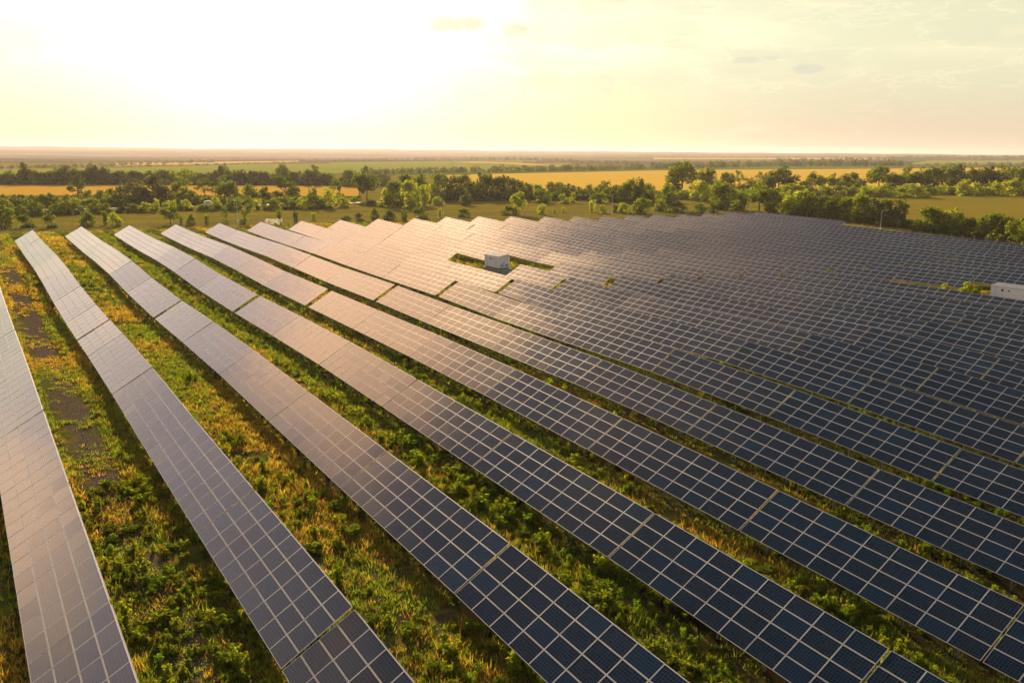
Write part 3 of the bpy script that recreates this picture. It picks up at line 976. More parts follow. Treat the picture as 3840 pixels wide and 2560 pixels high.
def plant(px, base, h, wd, kind, mat, label, group, rg):
    p = at(px, base)
    depth = to_px(p)[2]
    H, Wd = h * depth / FOC, wd * depth / FOC
    m, _ = MATS[mat]
    seed = rg.randrange(4)
    rz = rg.uniform(0, 6.28)
    nm = 'tree' if LOOK[kind][1] == 'tree' else LOOK[kind][1]
    full = TREE_KINDS.get(kind) or BUSH_KINDS[kind]
    if kind in TREE_KINDS:
        o = empty(nm, p)
        c = link_obj('crown', veg(full, seed, m, 'crown'), o)
        t = link_obj('trunk', veg(full, seed, m, 'trunk'), o)
    else:
        o = link_obj(nm, veg(full, seed, m, 'crown'))
        o.location = p
    o.location.z -= 0.05
    o.rotation_euler.z = rz
    o.scale = (Wd * 1.38, Wd * 1.38, H * 1.10)
    tag(o, label, LOOK[kind][1], group)
    return o
def plants(spec, group, where):
    """spec: 'x,base,height,width,kind+shade' in photo pixels; labelled in order from the left"""
    rg = random.Random(len(spec))
    L = []
    for s in spec.split():
        a = s.split(',')
        L.append((float(a[0]), float(a[1]), float(a[2]), float(a[3]), a[4][0], a[4][1]))
    L.sort()
    from collections import Counter
    cnt, seen = Counter((l[4], l[5]) for l in L), Counter()
    for (x, b, h, wd, k, sh) in L:
        seen[(k, sh)] += 1
        nm = '%s %s' % (MATS[sh][1], LOOK[k][0])
        if cnt[(k, sh)] == 1:
            lab = 'the only %s %s' % (nm, where)
        else:
            lab = '%s %s, %s from the left' % (nm, where, ordinal(seen[(k, sh)]))
        plant(x, b, h, wd, k, sh, lab, group, rg)
plants("""18,855,80,64,bg 103,853,49,58,bg 188,855,52,48,bg 329,850,55,54,bg 395,845,52,32,ug 433,849,50,44,bb 640,842,66,58,tg
679,842,30,17,ug 717,843,38,35,bg 777,842,37,26,ug 849,840,58,30,ag 919,840,90,68,vg 1046,831,43,30,ug 1110,834,40,27,ud 1174,824,28,24,ub
1297,830,20,34,bd 1347,831,32,32,bd 1407,823,40,34,bg 1458,829,40,48,bd 1517,829,42,32,ug 1581,823,45,62,bg 1650,816,33,24,ub 1740,814,32,48,bg
1898,807,35,50,bg 1946,806,82,46,tb 1930,806,26,26,bg 2031,805,40,30,bb 2078,800,18,16,ub 2112,797,20,15,ub 2219,796,44,26,ub 2262,800,30,30,bb
2305,797,28,24,bd 2335,800,38,40,bb 2402,802,56,72,bg 2495,792,98,72,dg 2547,796,38,62,bg 2624,800,36,60,bg 2671,797,32,42,bd""",
       'shrubs scattered on the meadow beyond the far fence', 'on the meadow by the far fence')
plants("""2716,787,95,108,dg 2778,788,64,48,bg 2845,792,104,84,tg 2900,797,82,64,dg 2957,806,67,76,bb 3000,809,92,86,db
3037,812,92,90,dg 3087,818,82,74,dg 3131,824,88,70,dd 3181,829,84,70,dg 3225,837,98,66,dg 3275,837,88,66,dd 3312,838,88,54,dg 3369,843,94,70,dd 3406,855,32,44,bg
3330,850,30,50,bd 3440,868,40,48,bd 3481,871,90,80,dg 3525,875,80,64,dg 3562,878,92,60,db 3594,882,84,60,dg 3631,890,70,70,dd 3681,897,84,66,dg 3725,903,98,66,dg 3769,911,94,66,dd 3806,920,96,64,dg 3850,928,100,70,dg 3900,940,100,70,dg""",
       'trees of the hedge along the right-hand fence', 'in the hedge along the right fence')
plants("""20,808,60,60,bg 76,809,38,44,bg 136,809,48,72,bg 215,806,45,54,bg 253,803,52,42,bg 291,802,44,48,bg 359,801,40,62,bg 403,800,36,42,bg 457,798,22,32,bd 498,796,32,48,bg 547,796,36,50,bb
590,794,47,34,ub 618,794,34,34,bb 646,787,37,35,ub 676,790,24,35,bg 701,787,37,32,bb 777,791,26,72,bb 812,788,48,34,bb 875,789,44,58,bg 965,786,37,32,ub 1019,788,38,60,bg
1063,785,24,27,bb 1097,785,32,38,bg 1139,785,36,42,bb 1180,782,76,58,dg 1227,781,68,58,bb 1287,778,36,48,bb 1445,775,68,50,db 1480,777,93,66,dg 1528,777,95,64,db 1556,774,86,44,db 1594,772,76,56,ub
1643,770,31,43,bb 1747,770,43,48,bd 1382,772,22,60,bd 2036,761,52,72,bg 2116,763,35,40,bb 2145,761,39,28,bb 2233,761,36,45,bg 2257,761,38,42,bb""",
       'hedge bushes on the near side of the road', 'on the near side of the road')
plants("""16,778,48,50,bg 54,775,43,48,bg 90,775,45,48,bd 122,775,43,48,bg 158,778,48,48,bg 188,775,50,48,bg 216,779,40,40,bg 245,781,51,44,bg 294,754,106,64,pd 337,764,48,44,bg 381,764,48,48,bg 422,770,62,48,dg
457,770,68,50,dd 503,774,87,66,dy 540,772,70,50,dy 582,770,112,80,dy 627,770,66,62,dd 682,767,88,60,dg 690,742,100,74,ag 728,770,54,46,bd 770,757,80,56,ad 810,757,70,44,ad 845,765,102,68,tg 886,760,48,40,bd 943,761,66,66,bg
997,757,52,48,bd 1040,757,40,50,bg 1073,750,84,84,ad 1103,761,60,46,dd 1276,754,84,44,ad 1377,754,120,78,td 1240,752,50,40,ag
1526,748,92,66,dg 1581,748,90,60,dg 1649,750,98,68,dg 1703,750,88,64,dd 1744,750,94,68,dg 1780,750,70,48,db 1812,750,96,60,dd 1838,748,90,48,dg 1871,748,80,52,dd 1900,747,84,52,dd 1938,747,72,48,dd 1976,747,58,48,dg
2014,746,52,48,dg 2062,745,60,48,bg 2095,745,60,44,dg 2128,745,52,48,bd 2171,745,42,48,bg 2202,745,52,44,bg 2230,745,44,42,bg 2270,748,68,62,dg 2309,758,62,48,dd 2338,760,70,54,dg 2366,760,86,58,dg 2402,760,88,58,dd 2430,758,68,48,dg""",
       'trees and bushes behind the road', 'behind the road')
plants("""2557,731,118,98,tg 2525,735,70,60,dd 2500,740,50,60,bg 2600,742,50,54,bb 2628,753,70,82,bb 2647,726,90,64,tg 2690,735,60,50,dg 2724,726,76,54,tg 2769,715,70,30,ag 2805,731,64,64,dg 2847,712,62,26,ag 2880,728,60,50,dd 2919,726,96,104,td 2962,744,54,98,bb
3020,730,48,60,dg 3059,718,70,64,tg 3094,731,32,54,bb 3125,715,60,48,tg 3160,722,40,60,dd 3187,715,64,58,tg 3194,734,28,48,bb 3225,720,50,50,dd 3241,740,38,54,bb 3281,740,38,48,bb 3294,718,98,80,tg 3316,742,50,54,bb 3350,724,66,84,dd 3369,743,42,54,bb 3400,718,86,72,tg 3419,743,51,66,bb
3450,718,86,62,tg 3463,743,34,42,bb 3494,718,88,62,dd 3531,715,88,62,tg 3575,731,34,42,bb 3587,715,92,80,dd 3619,737,60,60,bb 3650,712,79,68,td 3663,734,48,50,bb 3694,712,82,66,dd 3725,737,54,60,bb 3744,712,86,72,tg 3763,734,56,54,bb 3800,715,82,72,dd 3806,737,66,66,bb 3840,718,84,70,dg 3895,718,84,74,dd 3870,738,60,60,bb""",
       'trees of the right-hand belt beyond the road', 'in the right belt below the wheat')
_rb = random.Random(5)
spec = []
for x in range(-70, 1260, 22):
    spec.append('%d,%.1f,%.1f,%.1f,d%s' % (x + _rb.uniform(-5, 5), 697 + max(0, (x - 800)) * 0.004, _rb.uniform(42, 58), _rb.uniform(38, 54), _rb.choice('dddg')))
spec += ['95,697,80,46,pd', '215,697,66,44,tg', '258,697,72,56,td', '340,697,78,54,td', '392,697,66,46,dd', '845,699,80,50,td', '1062,700,80,40,tg', '1180,701,76,58,td', '1310,704,64,50,dd', '1350,703,42,50,dd', '1400,701,44,50,dd', '1440,697,42,46,dd']
plants(' '.join(spec), 'trees of the dark belt behind the left wheat field', 'in the belt behind the left wheat')

# far belts read as one mass each: stuff
def treeline(name, pts, hp, step, seed, mat, gapf=0.0, dens=70):
    rg = np.random.default_rng(seed)
    V, F, T = [], [], []
    nb = 0
    xs = [p[0] for p in pts]
    ys = [p[1] for p in pts]
    x = xs[0]
    while x < xs[-1]:
        if rg.random() > gapf:
            b = at(x, float(np.interp(x, xs, ys)))
            d = to_px(b)[2]
            H = hp * rg.uniform(0.55, 1.25) * d / FOC
            Wd = max(H * rg.uniform(0.7, 1.3), step * 1.3 * d / FOC)
            P = rg.normal(size=(dens, 3))
            P /= np.linalg.norm(P, axis=1, keepdims=True)
            P *= rg.uniform(0.5, 1.0, (dens, 1))
            P = np.array(b) + np.array([rg.normal() * Wd * 0.4, rg.normal() * Wd * 0.6, 0]) + P * [Wd * 0.55, Wd * 0.55, H * 0.52] + [0, 0, H * 0.48]
            v, f, t = leaf_quads(rg, P, max(0.13 * H, 0.5), 0.3)
            V.append(v)
            F.append(f + nb)
            T.append(t)
            nb += len(v)
        x += step * rg.uniform(0.6, 1.4)
    tag(add_mesh(name, np.concatenate(V), np.concatenate(F), mat, tint=np.concatenate(T)), kind='stuff')
treeline('distant_tree_belt', [(1390, 656), (1700, 648.5), (2200, 640), (2560, 632), (2900, 625), (3380, 623.5)], 22, 6, 1, M_LEAFD)
treeline('distant_tree_belt', [(2900, 611), (3200, 607), (3500, 602), (3900, 602)], 15, 6, 2, M_LEAFD)
treeline('distant_tree_belt', [(3380, 623), (3900, 622)], 13, 10, 3, M_LEAFD, 0.25)
treeline('distant_tree_belt', [(2430, 593.5), (2900, 594), (3330, 596)], 7, 7, 4, M_LEAFD, 0.15)
treeline('distant_tree_belt', [(3330, 600), (3500, 596), (3900, 597)], 13, 7, 5, M_LEAFD)
treeline('distant_tree_belt', [(1240, 607), (1500, 603), (1790, 600)], 9, 6, 6, M_LEAFD)
treeline('distant_tree_belt', [(1780, 600), (2010, 603), (2200, 612), (2400, 616)], 11, 6, 7, M_LEAFD)
treeline('distant_tree_belt', [(430, 626), (800, 619), (1000, 613), (1240, 609)], 6, 9, 8, M_LEAFD, 0.3)
treeline('distant_tree_belt', [(-60, 634), (300, 628), (640, 616), (800, 612)], 13, 8, 9, M_LEAFD, 0.2)
treeline('distant_tree_belt', [(-60, 610), (400, 607), (900, 604), (1240, 600)], 6, 7, 10, M_LEAFD, 0.2)
treeline('distant_tree_belt', [(2000, 594), (2300, 592), (2560, 592)], 6, 7, 11, M_LEAFD, 0.2)
treeline('distant_tree_belt', [(-60, 587), (400, 586), (1300, 587), (2000, 588)], 4, 9, 12, M_LEAFD, 0.3)

treeline('undergrowth', [(-60, 779), (500, 774), (1250, 766), (1350, 757)], 30, 9, 21, M_LEAF, 0.08, 80)
treeline('undergrowth', [(1480, 760), (1800, 752), (2250, 749), (2480, 757)], 36, 9, 22, M_LEAFD, 0.05, 80)
treeline('undergrowth', [(2470, 750), (2600, 745), (2900, 738), (3300, 731), (3920, 728)], 34, 9, 23, M_LEAF, 0.05, 80)
treeline('undergrowth', [(2960, 812), (3100, 822), (3300, 842), (3420, 858), (3600, 886), (3900, 940)], 30, 9, 24, M_LEAFD, 0.05, 90)
treeline('undergrowth', [(-60, 808), (300, 804), (640, 792), (1250, 783)], 14, 9, 25, M_LEAF, 0.35, 60)
def clearing_bush(x, y, h, wd, mat, label):
    rg = random.Random(int(x * 10))
    o = link_obj('bush', veg('round', rg.randrange(4), mat, 'crown'))
    o.location = (x, y, float(ground_z(x, y)[0]) - 0.05)
    o.scale = (wd, wd, h)
    tag(o, label, 'bush', 'bushes in the clearing by the long cabin')
clearing_bush(147.2, 79.6, 2.9, 3.4, M_LEAFB, 'tall bright bush growing against the end of the long cabin')
clearing_bush(144.0, 81.8, 2.5, 3.0, M_LEAFB, 'rounded bright bush in front of the long cabin, second from the cabin')
clearing_bush(149.2, 79.0, 2.2, 2.4, M_LEAF, 'lower green bush squeezed between the long cabin and the table behind')
clearing_bush(138.6, 91.5, 2.0, 1.6, M_LEAFB, 'small bright bush at the near tip of the overgrown strip before the long cabin')

# ------------------------------------------------------------------ grass and weeds between the rows
def in_frame(x, y, z, m=140):
    q = np.stack([x, y, z - CAM_Z], -1) @ ROT.T
    px, py = 1920 + FOC * q[:, 0] / q[:, 2], 1280 + FOC * q[:, 1] / q[:, 2]
    return (q[:, 2] > 1) & (px > -m) & (px < 3840 + m) & (py < 2560 + m), q[:, 2]
CLEARINGS = [(82.8, 92.5, 125.5, 147.0), (91.5, 101.0, 127.0, 145.5), (135.0, 152.5, 62.0, 91.0), (148.0, 158.0, 66.0, 82.0)]
def scatter(n):
    """candidate points on the open strips between the rows, near ones favoured"""
    xs, ys = [], []
    for r in range(-1, 10):
        a = row_x(r) + 2.9 if r >= 0 else -9.0
        b = row_x(r + 1) + 0.35
        kk = int(n * 0.02)
        xs.append(RNG.uniform(b, row_x(r + 1) + 2.9, kk))
        ys.append(8 + 206 * RNG.random(kk) ** 1.5)
        k = int(n * (1.0 if r < 6 else 0.35) / 10)
        u = RNG.random(k)
        y = 8 + 206 * u ** 1.5
        xs.append(RNG.uniform(a, b, k))
        ys.append(y)
    for (a, b, c, d) in CLEARINGS:
        k = int((b - a) * (d - c) * 2.2)
        xs.append(RNG.uniform(a, b, k))
        ys.append(RNG.uniform(c, d, k))
    k = int(n * 0.05)
    xs.append(RNG.uniform(-10, 120, k))
    ys.append(RNG.uniform(209, 236, k))
    x, y = np.concatenate(xs), np.concatenate(ys)
    z = ground_z(x, y)
    ok, d = in_frame(x, y, z)
    return x[ok], y[ok], z[ok], d[ok]
def gap_index(x):
    return np.floor((x - 3.0 - X0R) / DR)
def grass():
    x, y, z, d = scatter(260000)
    dry = vnoise(x, y * 0.6, 0.16, 3.1) + 0.35 * vnoise(x, y, 0.9, 7.0)
    den = vnoise(x, y, 0.22, 11.3) + 0.5 * vnoise(x, y, 1.1, 5.0)
    track = np.abs(x - 6.5) < 1.5
    keep = den + RNG.normal(0, 0.1, len(x)) > np.where(track & (y > 58), 0.86, 0.48)
    x, y, z, d, dry, track = x[keep], y[keep], z[keep], d[keep], dry[keep], track[keep]
    n = len(x)
    nb = 7
    gi = gap_index(x)
    fx = (x - X0R - DR * gi - 3.4) / (DR - 3.4)
    gold = dry + RNG.normal(0, 0.13, n) > np.where(gi <= 0, 0.66, np.where(gi == 1, 0.64, np.where(gi == 2, 0.50 + 0.5 * fx, np.where(gi == 3, 0.86, 0.74))))
    base = np.where(gold[:, None], np.array([[0.32, 0.225, 0.035]]), np.array([[0.150, 0.200, 0.017]]))
    brown = RNG.random(n) < 0.16
    base = np.where(brown[:, None], np.array([[0.15, 0.10, 0.03]]), base)
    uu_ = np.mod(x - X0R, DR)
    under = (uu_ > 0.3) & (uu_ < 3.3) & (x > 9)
    base = np.where(under[:, None], np.array([[0.055, 0.070, 0.012]]), base)  # grass beneath tables coloured darker, the tables' shade put into its tint
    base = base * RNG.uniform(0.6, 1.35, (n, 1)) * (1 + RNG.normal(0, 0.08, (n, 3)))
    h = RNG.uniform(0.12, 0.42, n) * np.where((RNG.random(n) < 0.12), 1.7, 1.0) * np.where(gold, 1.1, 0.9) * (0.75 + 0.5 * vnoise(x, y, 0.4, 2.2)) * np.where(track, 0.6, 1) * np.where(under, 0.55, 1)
    X = np.repeat(x, nb) + RNG.normal(0, 0.13, n * nb)
    Y = np.repeat(y, nb) + RNG.normal(0, 0.13, n * nb)
    Z = np.repeat(z, nb) - 0.03
    H = np.repeat(h, nb) * RNG.uniform(0.6, 1.2, n * nb)
    wd = (0.014 + 0.0004 * np.repeat(d, nb)) * RNG.uniform(0.7, 1.3, n * nb)
    a = RNG.uniform(0, 6.283, n * nb)
    lean = H[:, None] * RNG.normal(0, 0.38, (n * nb, 2))
    p0 = np.stack([X - np.cos(a) * wd, Y - np.sin(a) * wd, Z], -1)
    p1 = np.stack([X + np.cos(a) * wd, Y + np.sin(a) * wd, Z], -1)
    p2 = np.stack([X + lean[:, 0], Y + lean[:, 1], Z + H], -1)
    V = np.stack([p0, p1, p2], 1).reshape(-1, 3)
    T = np.repeat(np.repeat(base, nb, 0), 3, 0)
    F = np.arange(len(V)).reshape(-1, 3)
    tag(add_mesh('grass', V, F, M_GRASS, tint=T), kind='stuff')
    print('grass clumps', n)
grass()
def weeds():
    x, y, z, d = scatter(26000)
    gi = gap_index(x)
    fx = (x - X0R - DR * gi - 3.4) / (DR - 3.4)          # 0 just right of one row .. 1 at the next row's lower edge
    side = np.where(gi == 2, 0.72, np.where(gi == 3, 0.62, np.where(gi == 1, 0.5, np.where(gi == 0, 0.55, 0.5))))
    pref = np.exp(-((fx - side) / 0.30) ** 2)
    patch = vnoise(x, y, 0.13, 21.0) + 0.4 * vnoise(x, y, 0.7, 9.0)
    keep = (patch + 0.35 * pref + RNG.normal(0, 0.08, len(x)) > np.where(gi == 3, 0.72, np.where((gi == 2) & (fx > 0.4), 0.80, 0.92))) & ~((np.abs(x - 6.5) < 1.7) & (y > 55))
    keep |= (gi == 0) & (y < 62) & (y > 40) & (RNG.random(len(x)) < 0.75)
    inclr = np.zeros(len(x), bool)
    for (a, b, c, e) in CLEARINGS:
        inclr |= (x > a) & (x < b) & (y > c) & (y < e)
    keep |= inclr & (RNG.random(len(x)) < 0.30)
    x, y, z, d, gi, inclr = x[keep], y[keep], z[keep], d[keep], gi[keep], inclr[keep]
    ok = ~((x > 83.6) & (x < 88.8) & (y > 133) & (y < 142)) & ~((x > 147.5) & (x < 154) & (y < 78) & (y > 66))
    x, y, z, d, gi, inclr = x[ok], y[ok], z[ok], d[ok], gi[ok], inclr[ok]
    h = RNG.gamma(6.0, 0.085, len(x)) * (0.8 + 0.5 * vnoise(x, y, 0.1, 4.0)) + 0.12
    h = np.minimum(h, 1.25)
    order = np.argsort(-h / d)
    names = ['first', 'second', 'third', 'fourth', 'fifth', 'sixth', 'seventh', 'eighth', 'ninth', 'tenth']
    V, F, T = [], [], []
    nb = 0
    base = [crown('weed', 500 + k)[:3] for k in range(6)]
    meshes = [add_mesh('weed_bush', v, f, M_WEED, tint=t, link=False) for v, f, t in base]
    big = 0
    for i in order:
        k = RNG.integers(6)
        rz = RNG.uniform(0, 6.28)
        sx = h[i] * RNG.uniform(0.8, 1.35)
        if RNG.random() < 0.55:
            sx *= RNG.uniform(1.2, 1.9)
            h[i] *= RNG.uniform(0.45, 0.75)
        if big < 170 and not inclr[i]:
            o = link_obj('weed_bush', meshes[k])
            o.location = (x[i], y[i], z[i] - 0.03)
            o.rotation_euler.z = rz
            o.scale = (sx, sx, h[i])
            g = int(gi[i])
            if g < 0:
                lab = 'leafy green weed growing on the open ground beside the leftmost panel row'
            else:
                lab = 'leafy green weed growing between the %s and %s panel rows from the left' % (ORD[g + 1], ORD[g + 2])
            tag(o, lab, 'weed', 'weeds beside the %s row' % ORD[max(0, g) + 1])
            big += 1
        else:
            v, f, t = base[k]
            sel = slice(0, len(f) * 4) if d[i] < 70 else slice(0, 4 * 150)
            c, s = math.cos(rz), math.sin(rz)
            vv = v[sel] * [sx, sx, h[i]]
            vv = np.stack([vv[:, 0] * c - vv[:, 1] * s + x[i], vv[:, 0] * s + vv[:, 1] * c + y[i], vv[:, 2] + z[i] - 0.03], -1)
            V.append(vv)
            T.append(t[sel] * RNG.uniform(0.7, 1.3) * np.array([1 + RNG.normal(0, .12), 1, 1]))
            F.append(np.arange(len(vv)).reshape(-1, 4) + nb)
            nb += len(vv)
    tag(add_mesh('weeds', np.concatenate(V), np.concatenate(F), M_WEED, tint=np.concatenate(T)), kind='stuff')
    print('weeds', len(x), 'verts', nb)
weeds()

# ------------------------------------------------------------------ transformer cabins
M_CAB = simple('cabin_paint', (0.82, 0.78, 0.76), 0.5, 0.0, 0.05, 2.0)
M_CABD = simple('cabin_door_paint', (0.74, 0.70, 0.69), 0.5, 0.0, 0.05, 2.0)
M_ROOF = simple('ribbed_roof_sheet', (0.50, 0.46, 0.44), 0.45, 0.25, 0.08, 1.5)
M_DARK = simple('dark_vent', (0.05, 0.05, 0.055), 0.6)
M_CONC = simple('concrete', (0.30, 0.28, 0.26), 0.85, 0, 0.2, 2.0)
M_YEL = simple('warning_yellow', (0.75, 0.55, 0.03), 0.5)
M_GREEN = simple('notice_green', (0.12, 0.30, 0.14), 0.5)
M_GLASS = simple('window_glass', (0.10, 0.11, 0.12), 0.15)
M_WHITE = simple('white_plate', (0.75, 0.75, 0.72), 0.5)
def cabin(name, x0, x1, ya, yb, z, h, label, glazed=False):
    """long side faces -x, door end faces -y; ya is the near end"""
    root = empty(name, ((x0 + x1) / 2, (ya + yb) / 2, z))
    W2, L2 = (x1 - x0) / 2, (yb - ya) / 2
    b = MB()
    b.box((-W2, -L2, 0.28), (W2, L2, h - 0.28))
    for k in range(1, 5):                       # raised seams on the long wall
        y = -L2 + k * 2 * L2 / 5
        b.box((-W2 - 0.025, y - 0.02, 0.32), (-W2 + 0.002, y + 0.02, h - 0.34))
    for sy in (-1, 1):
        b.box((-W2 - 0.03, sy * L2 - 0.05, 0.285), (-W2 + 0.05, sy * L2 + 0.05, h - 0.3))
    b.build('wall', [M_CAB], root)
    c = MB()
    c.box((-W2 - 0.25, -L2 - 0.25, -1.3), (W2 + 0.25, L2 + 0.25, 0.10))
    c.box((-W2 + 0.06, -L2 + 0.06, 0.10), (W2 - 0.06, L2 - 0.06, 0.28), 1)
    c.box((-W2 + 0.1, -L2 - 0.75, -1.3), (W2 - 0.1, -L2 - 0.251, -0.25))
    c.build('plinth', [M_CONC, M_DARK], root)
    # shallow pitched roof of ribbed sheet, ridge near the far side
    r = MB()
    ov = 0.14
    xr = W2 * 0.62
    zt, ze, zf = h + 0.06, h - 0.27, h - 0.16
    prof = [(-W2 - ov, ze), (-W2 - ov, ze - 0.07), (W2 + ov, zf - 0.07), (W2 + ov, zf), (xr, zt)]
    r.prism(prof, -L2 - ov, L2 + ov)
    n = int(2 * (L2 + ov) / 0.24)
    for k in range(n):
        y = -L2 - ov + (k + 0.5) * 2 * (L2 + ov) / n
        r.poly([(-W2 - ov - .01, y - .04, ze + .003), (-W2 - ov - .01, y + .04, ze + .003), (xr, y + .04, zt + .003), (xr, y - .04, zt + .003),
                (-W2 - ov - .01, y - .025, ze + .04), (-W2 - ov - .01, y + .025, ze + .04), (xr, y + .025, zt + .035), (xr, y - .025, zt + .035)], BOXF)
    r.build('roof', [M_ROOF], root)
    # end wall: double doors with louvres, handle, notices
    for s in (-1, 1):
        d = MB()
        xa, xb = (-W2 * 0.80, -0.02) if s < 0 else (0.02, W2 * 0.80)
        d.box((xa, -L2 - 0.045, 0.40), (xb, -L2 - 0.001, h - 0.52))
        dr = d.build('door', [M_CABD], root)
        v = MB()
        for k in range(6):
            v.box((xa + 0.18, -L2 - 0.075, 0.52 + k * 0.08), (xb - 0.18, -L2 - 0.046, 0.56 + k * 0.08))
        v.build('louvre', [M_DARK], dr)
        if s < 0:
            hd = MB()
            hd.box((-0.17, -L2 - 0.10, 1.10), (-0.09, -L2 - 0.046, 1.34))
            hd.build('handle', [M_DARK], dr)
        else:
            w_ = MB()
            cx = (xa + xb) / 2
            zz = h - 1.05
            w_.box((cx - 0.22, -L2 - 0.052, zz - 0.2), (cx + 0.22, -L2 - 0.046, zz + 0.24), 1)
            w_.poly([(cx - .17, -L2 - .058, zz - .14), (cx + .17, -L2 - .058, zz - .14), (cx, -L2 - .058, zz + .17)], [(0, 1, 2)], 0)
            w_.poly([(cx - .02, -L2 - .062, zz + .08), (cx + .035, -L2 - .062, zz + .08), (cx + .0, -L2 - .062, zz - .0), (cx + .04, -L2 - .062, zz), (cx - .02, -L2 - .062, zz - .11), (cx - .01, -L2 - .062, zz - .02), (cx - .045, -L2 - .062, zz - .02)], [(0, 1, 2), (2, 3, 4), (2, 4, 5), (0, 2, 5, 6)], 2)
            w_.build('warning_sign', [M_YEL, M_WHITE, M_DARK], dr)
            w2 = MB()
            w2.box((cx - 0.30, -L2 - 0.06, h - 0.70), (cx + 0.30, -L2 - 0.046, h - 0.64))
            w2.build('notice', [M_DARK], dr)
    # long wall: door leaves and two small windows
    for yy, ww in ((-L2 + 0.9, 0.85), (L2 - 0.75, 0.7)):
        d = MB()
        d.box((-W2 - 0.034, yy - ww / 2, 0.42), (-W2 - 0.026, yy + ww / 2, h - 0.42))
        d.build('side_door', [M_CABD], root)
    for yy, ww, hh in ((0.42, 0.42, 0.5), (-0.55, 0.28, 0.36)) if not glazed else ((L2 - 1.9, 0.42, 0.42), (L2 - 3.0, 0.3, 0.26)):
        fr = MB()
        zc = h - 0.85
        for a, b2, c2, d2 in ((-ww / 2 - .05, ww / 2 + .05, hh / 2, hh / 2 + .05), (-ww / 2 - .05, ww / 2 + .05, -hh / 2 - .05, -hh / 2), (-ww / 2 - .05, -ww / 2, -hh / 2, hh / 2), (ww / 2, ww / 2 + .05, -hh / 2, hh / 2)):
            fr.box((-W2 - 0.06, yy + a, zc + c2), (-W2 - 0.002, yy + b2, zc + d2))
        wn = fr.build('window', [M_CABD], root)
        g = MB()
        g.box((-W2 - 0.03, yy - ww / 2, zc - hh / 2), (-W2 - 0.028, yy + ww / 2, zc + hh / 2))
        g.build('pane', [M_GLASS], wn)
    tag(root, label, 'transformer cabin', 'white transformer cabins')
    return root
g1 = float(ground_z(86.2, 137.5)[0])
cabin('transformer_cabin', 85.0, 87.5, 134.9, 139.9, g1 + 1.05, 2.72, 'small pale transformer cabin with ribbed roof standing in the clearing amid the panel rows')
g2 = float(ground_z(149.5, 73)[0])
cabin('transformer_cabin', 148.6, 151.2, 66.4, 76.3, g2 + 0.3, 2.55, 'long pale transformer cabin with two small windows cut off by the right edge', True)

# ------------------------------------------------------------------ fence, lamps, car, rails
M_WIRE = simple('fence_wire', (0.38, 0.37, 0.35), 0.5, 0.7)
M_POST = simple('fence_post', (0.42, 0.41, 0.39), 0.6, 0.4)
def fence(name, pts, label, step=2.6):
    root = empty(name, (pts[0][0], pts[0][1], float(ground_z(*pts[0])[0])))
    o0 = root.location
    P = []
    for (a, b) in zip(pts, pts[1:]):
        L = math.dist(a, b)
        k = max(1, round(L / step))
        for i in range(k):
            P.append((a[0] + (b[0] - a[0]) * i / k, a[1] + (b[1] - a[1]) * i / k))
    P.append(pts[-1])
    P = [Vector((x, y, float(ground_z(x, y)[0]))) - o0 for x, y in P]
    wire = MB()
    for a, b in zip(P, P[1:]):
        for z in (0.12, 0.55, 1.0, 1.45, 1.85):
            wire.bar(a + Vector((0, 0, z)), b + Vector((0, 0, z)), 0.012 if z < 1.8 else 0.02, n=3)
        d = b - a
        for k in range(1, 6):
            q = a + d * (k / 6)
            wire.bar(q + Vector((0, 0, .1)), q + Vector((0, 0, 1.86)), 0.007, n=3)
    wire.build('wire_mesh', [M_WIRE], root)
    pb = MB()
    pb.bar((0, 0, -0.4), (0, 0, 1.95), 0.045, n=6)
    pb.bar((0, 0, 1.94), (0.12, 0, 2.2), 0.03, n=5)
    pm = pb.mesh('fence_post', [M_POST])
    for i in range(0, len(P)):
        o = link_obj('fence_post', pm, root)
        o.location = P[i]
    tag(root, label, 'fence', 'wire fences round the solar field')
fence('wire_fence', [(-32, 238), (60, 238), (150, 232), (226, 219)], 'thin wire mesh fence crossing behind the far ends of the rows', 3.0)
fence('wire_fence', [(227, 218.5), (227.5, 160), (229, 96)], 'thin wire mesh fence in front of the dense right-hand hedge', 3.0)
M_LAMP = simple('lamp_steel', (0.62, 0.60, 0.55), 0.4, 0.3)
def lamp(px, base, top, arm, label, boxed=False):
    p = at(px, base)
    d = to_px(p)[2]
    H = (base - top) * d / FOC
    root = empty('street_lamp', p)
    b = MB()
    b.bar((0, 0, -0.3), (0, 0, H * 0.55), 0.075, 0.06, 8)
    b.bar((0, 0, H * 0.55), (0, 0, H - 0.25), 0.06, 0.045, 8)
    b.build('pole', [M_LAMP], root)
    # bracket bends over the rows / road
    a = MB()
    ux, uy = ROT[0][0], ROT[0][1]
    pr = Vector((0, 0, H - 0.25))
    for k in range(1, 6):
        t = k / 5
        q = Vector((ux * arm * t, uy * arm * t, H - 0.25 + 0.3 * math.sin(t * 1.6)))
        a.bar(pr, q, 0.04, 0.035, 6)
        pr = q
    a.build('bracket', [M_LAMP], root)
    hd = MB()
    q = pr
    e = q + Vector((ux * (0.55 if arm > 0 else -0.55), uy * (0.55 if arm > 0 else -0.55), -0.02))
    hd.bar(q, e, 0.06, 0.10, 8)
    hd.build('lamp_head', [M_LAMP], root)
    if boxed:
        bx = MB()
        bx.box((-0.25, -0.22, -0.2), (0.25, 0.22, 0.75))
        bx.build('footing', [M_WHITE], root)
    else:
        bx = MB()
        bx.box((-0.16, -0.12, 1.3), (0.16, 0.12, 1.75))
        bx.build('junction_box', [M_WHITE], root)
    tag(root, label, 'street lamp', 'lamp posts along the fence')
lamp(893, 852, 753, -0.35, 'slim grey lamp post in front of the forked young tree')
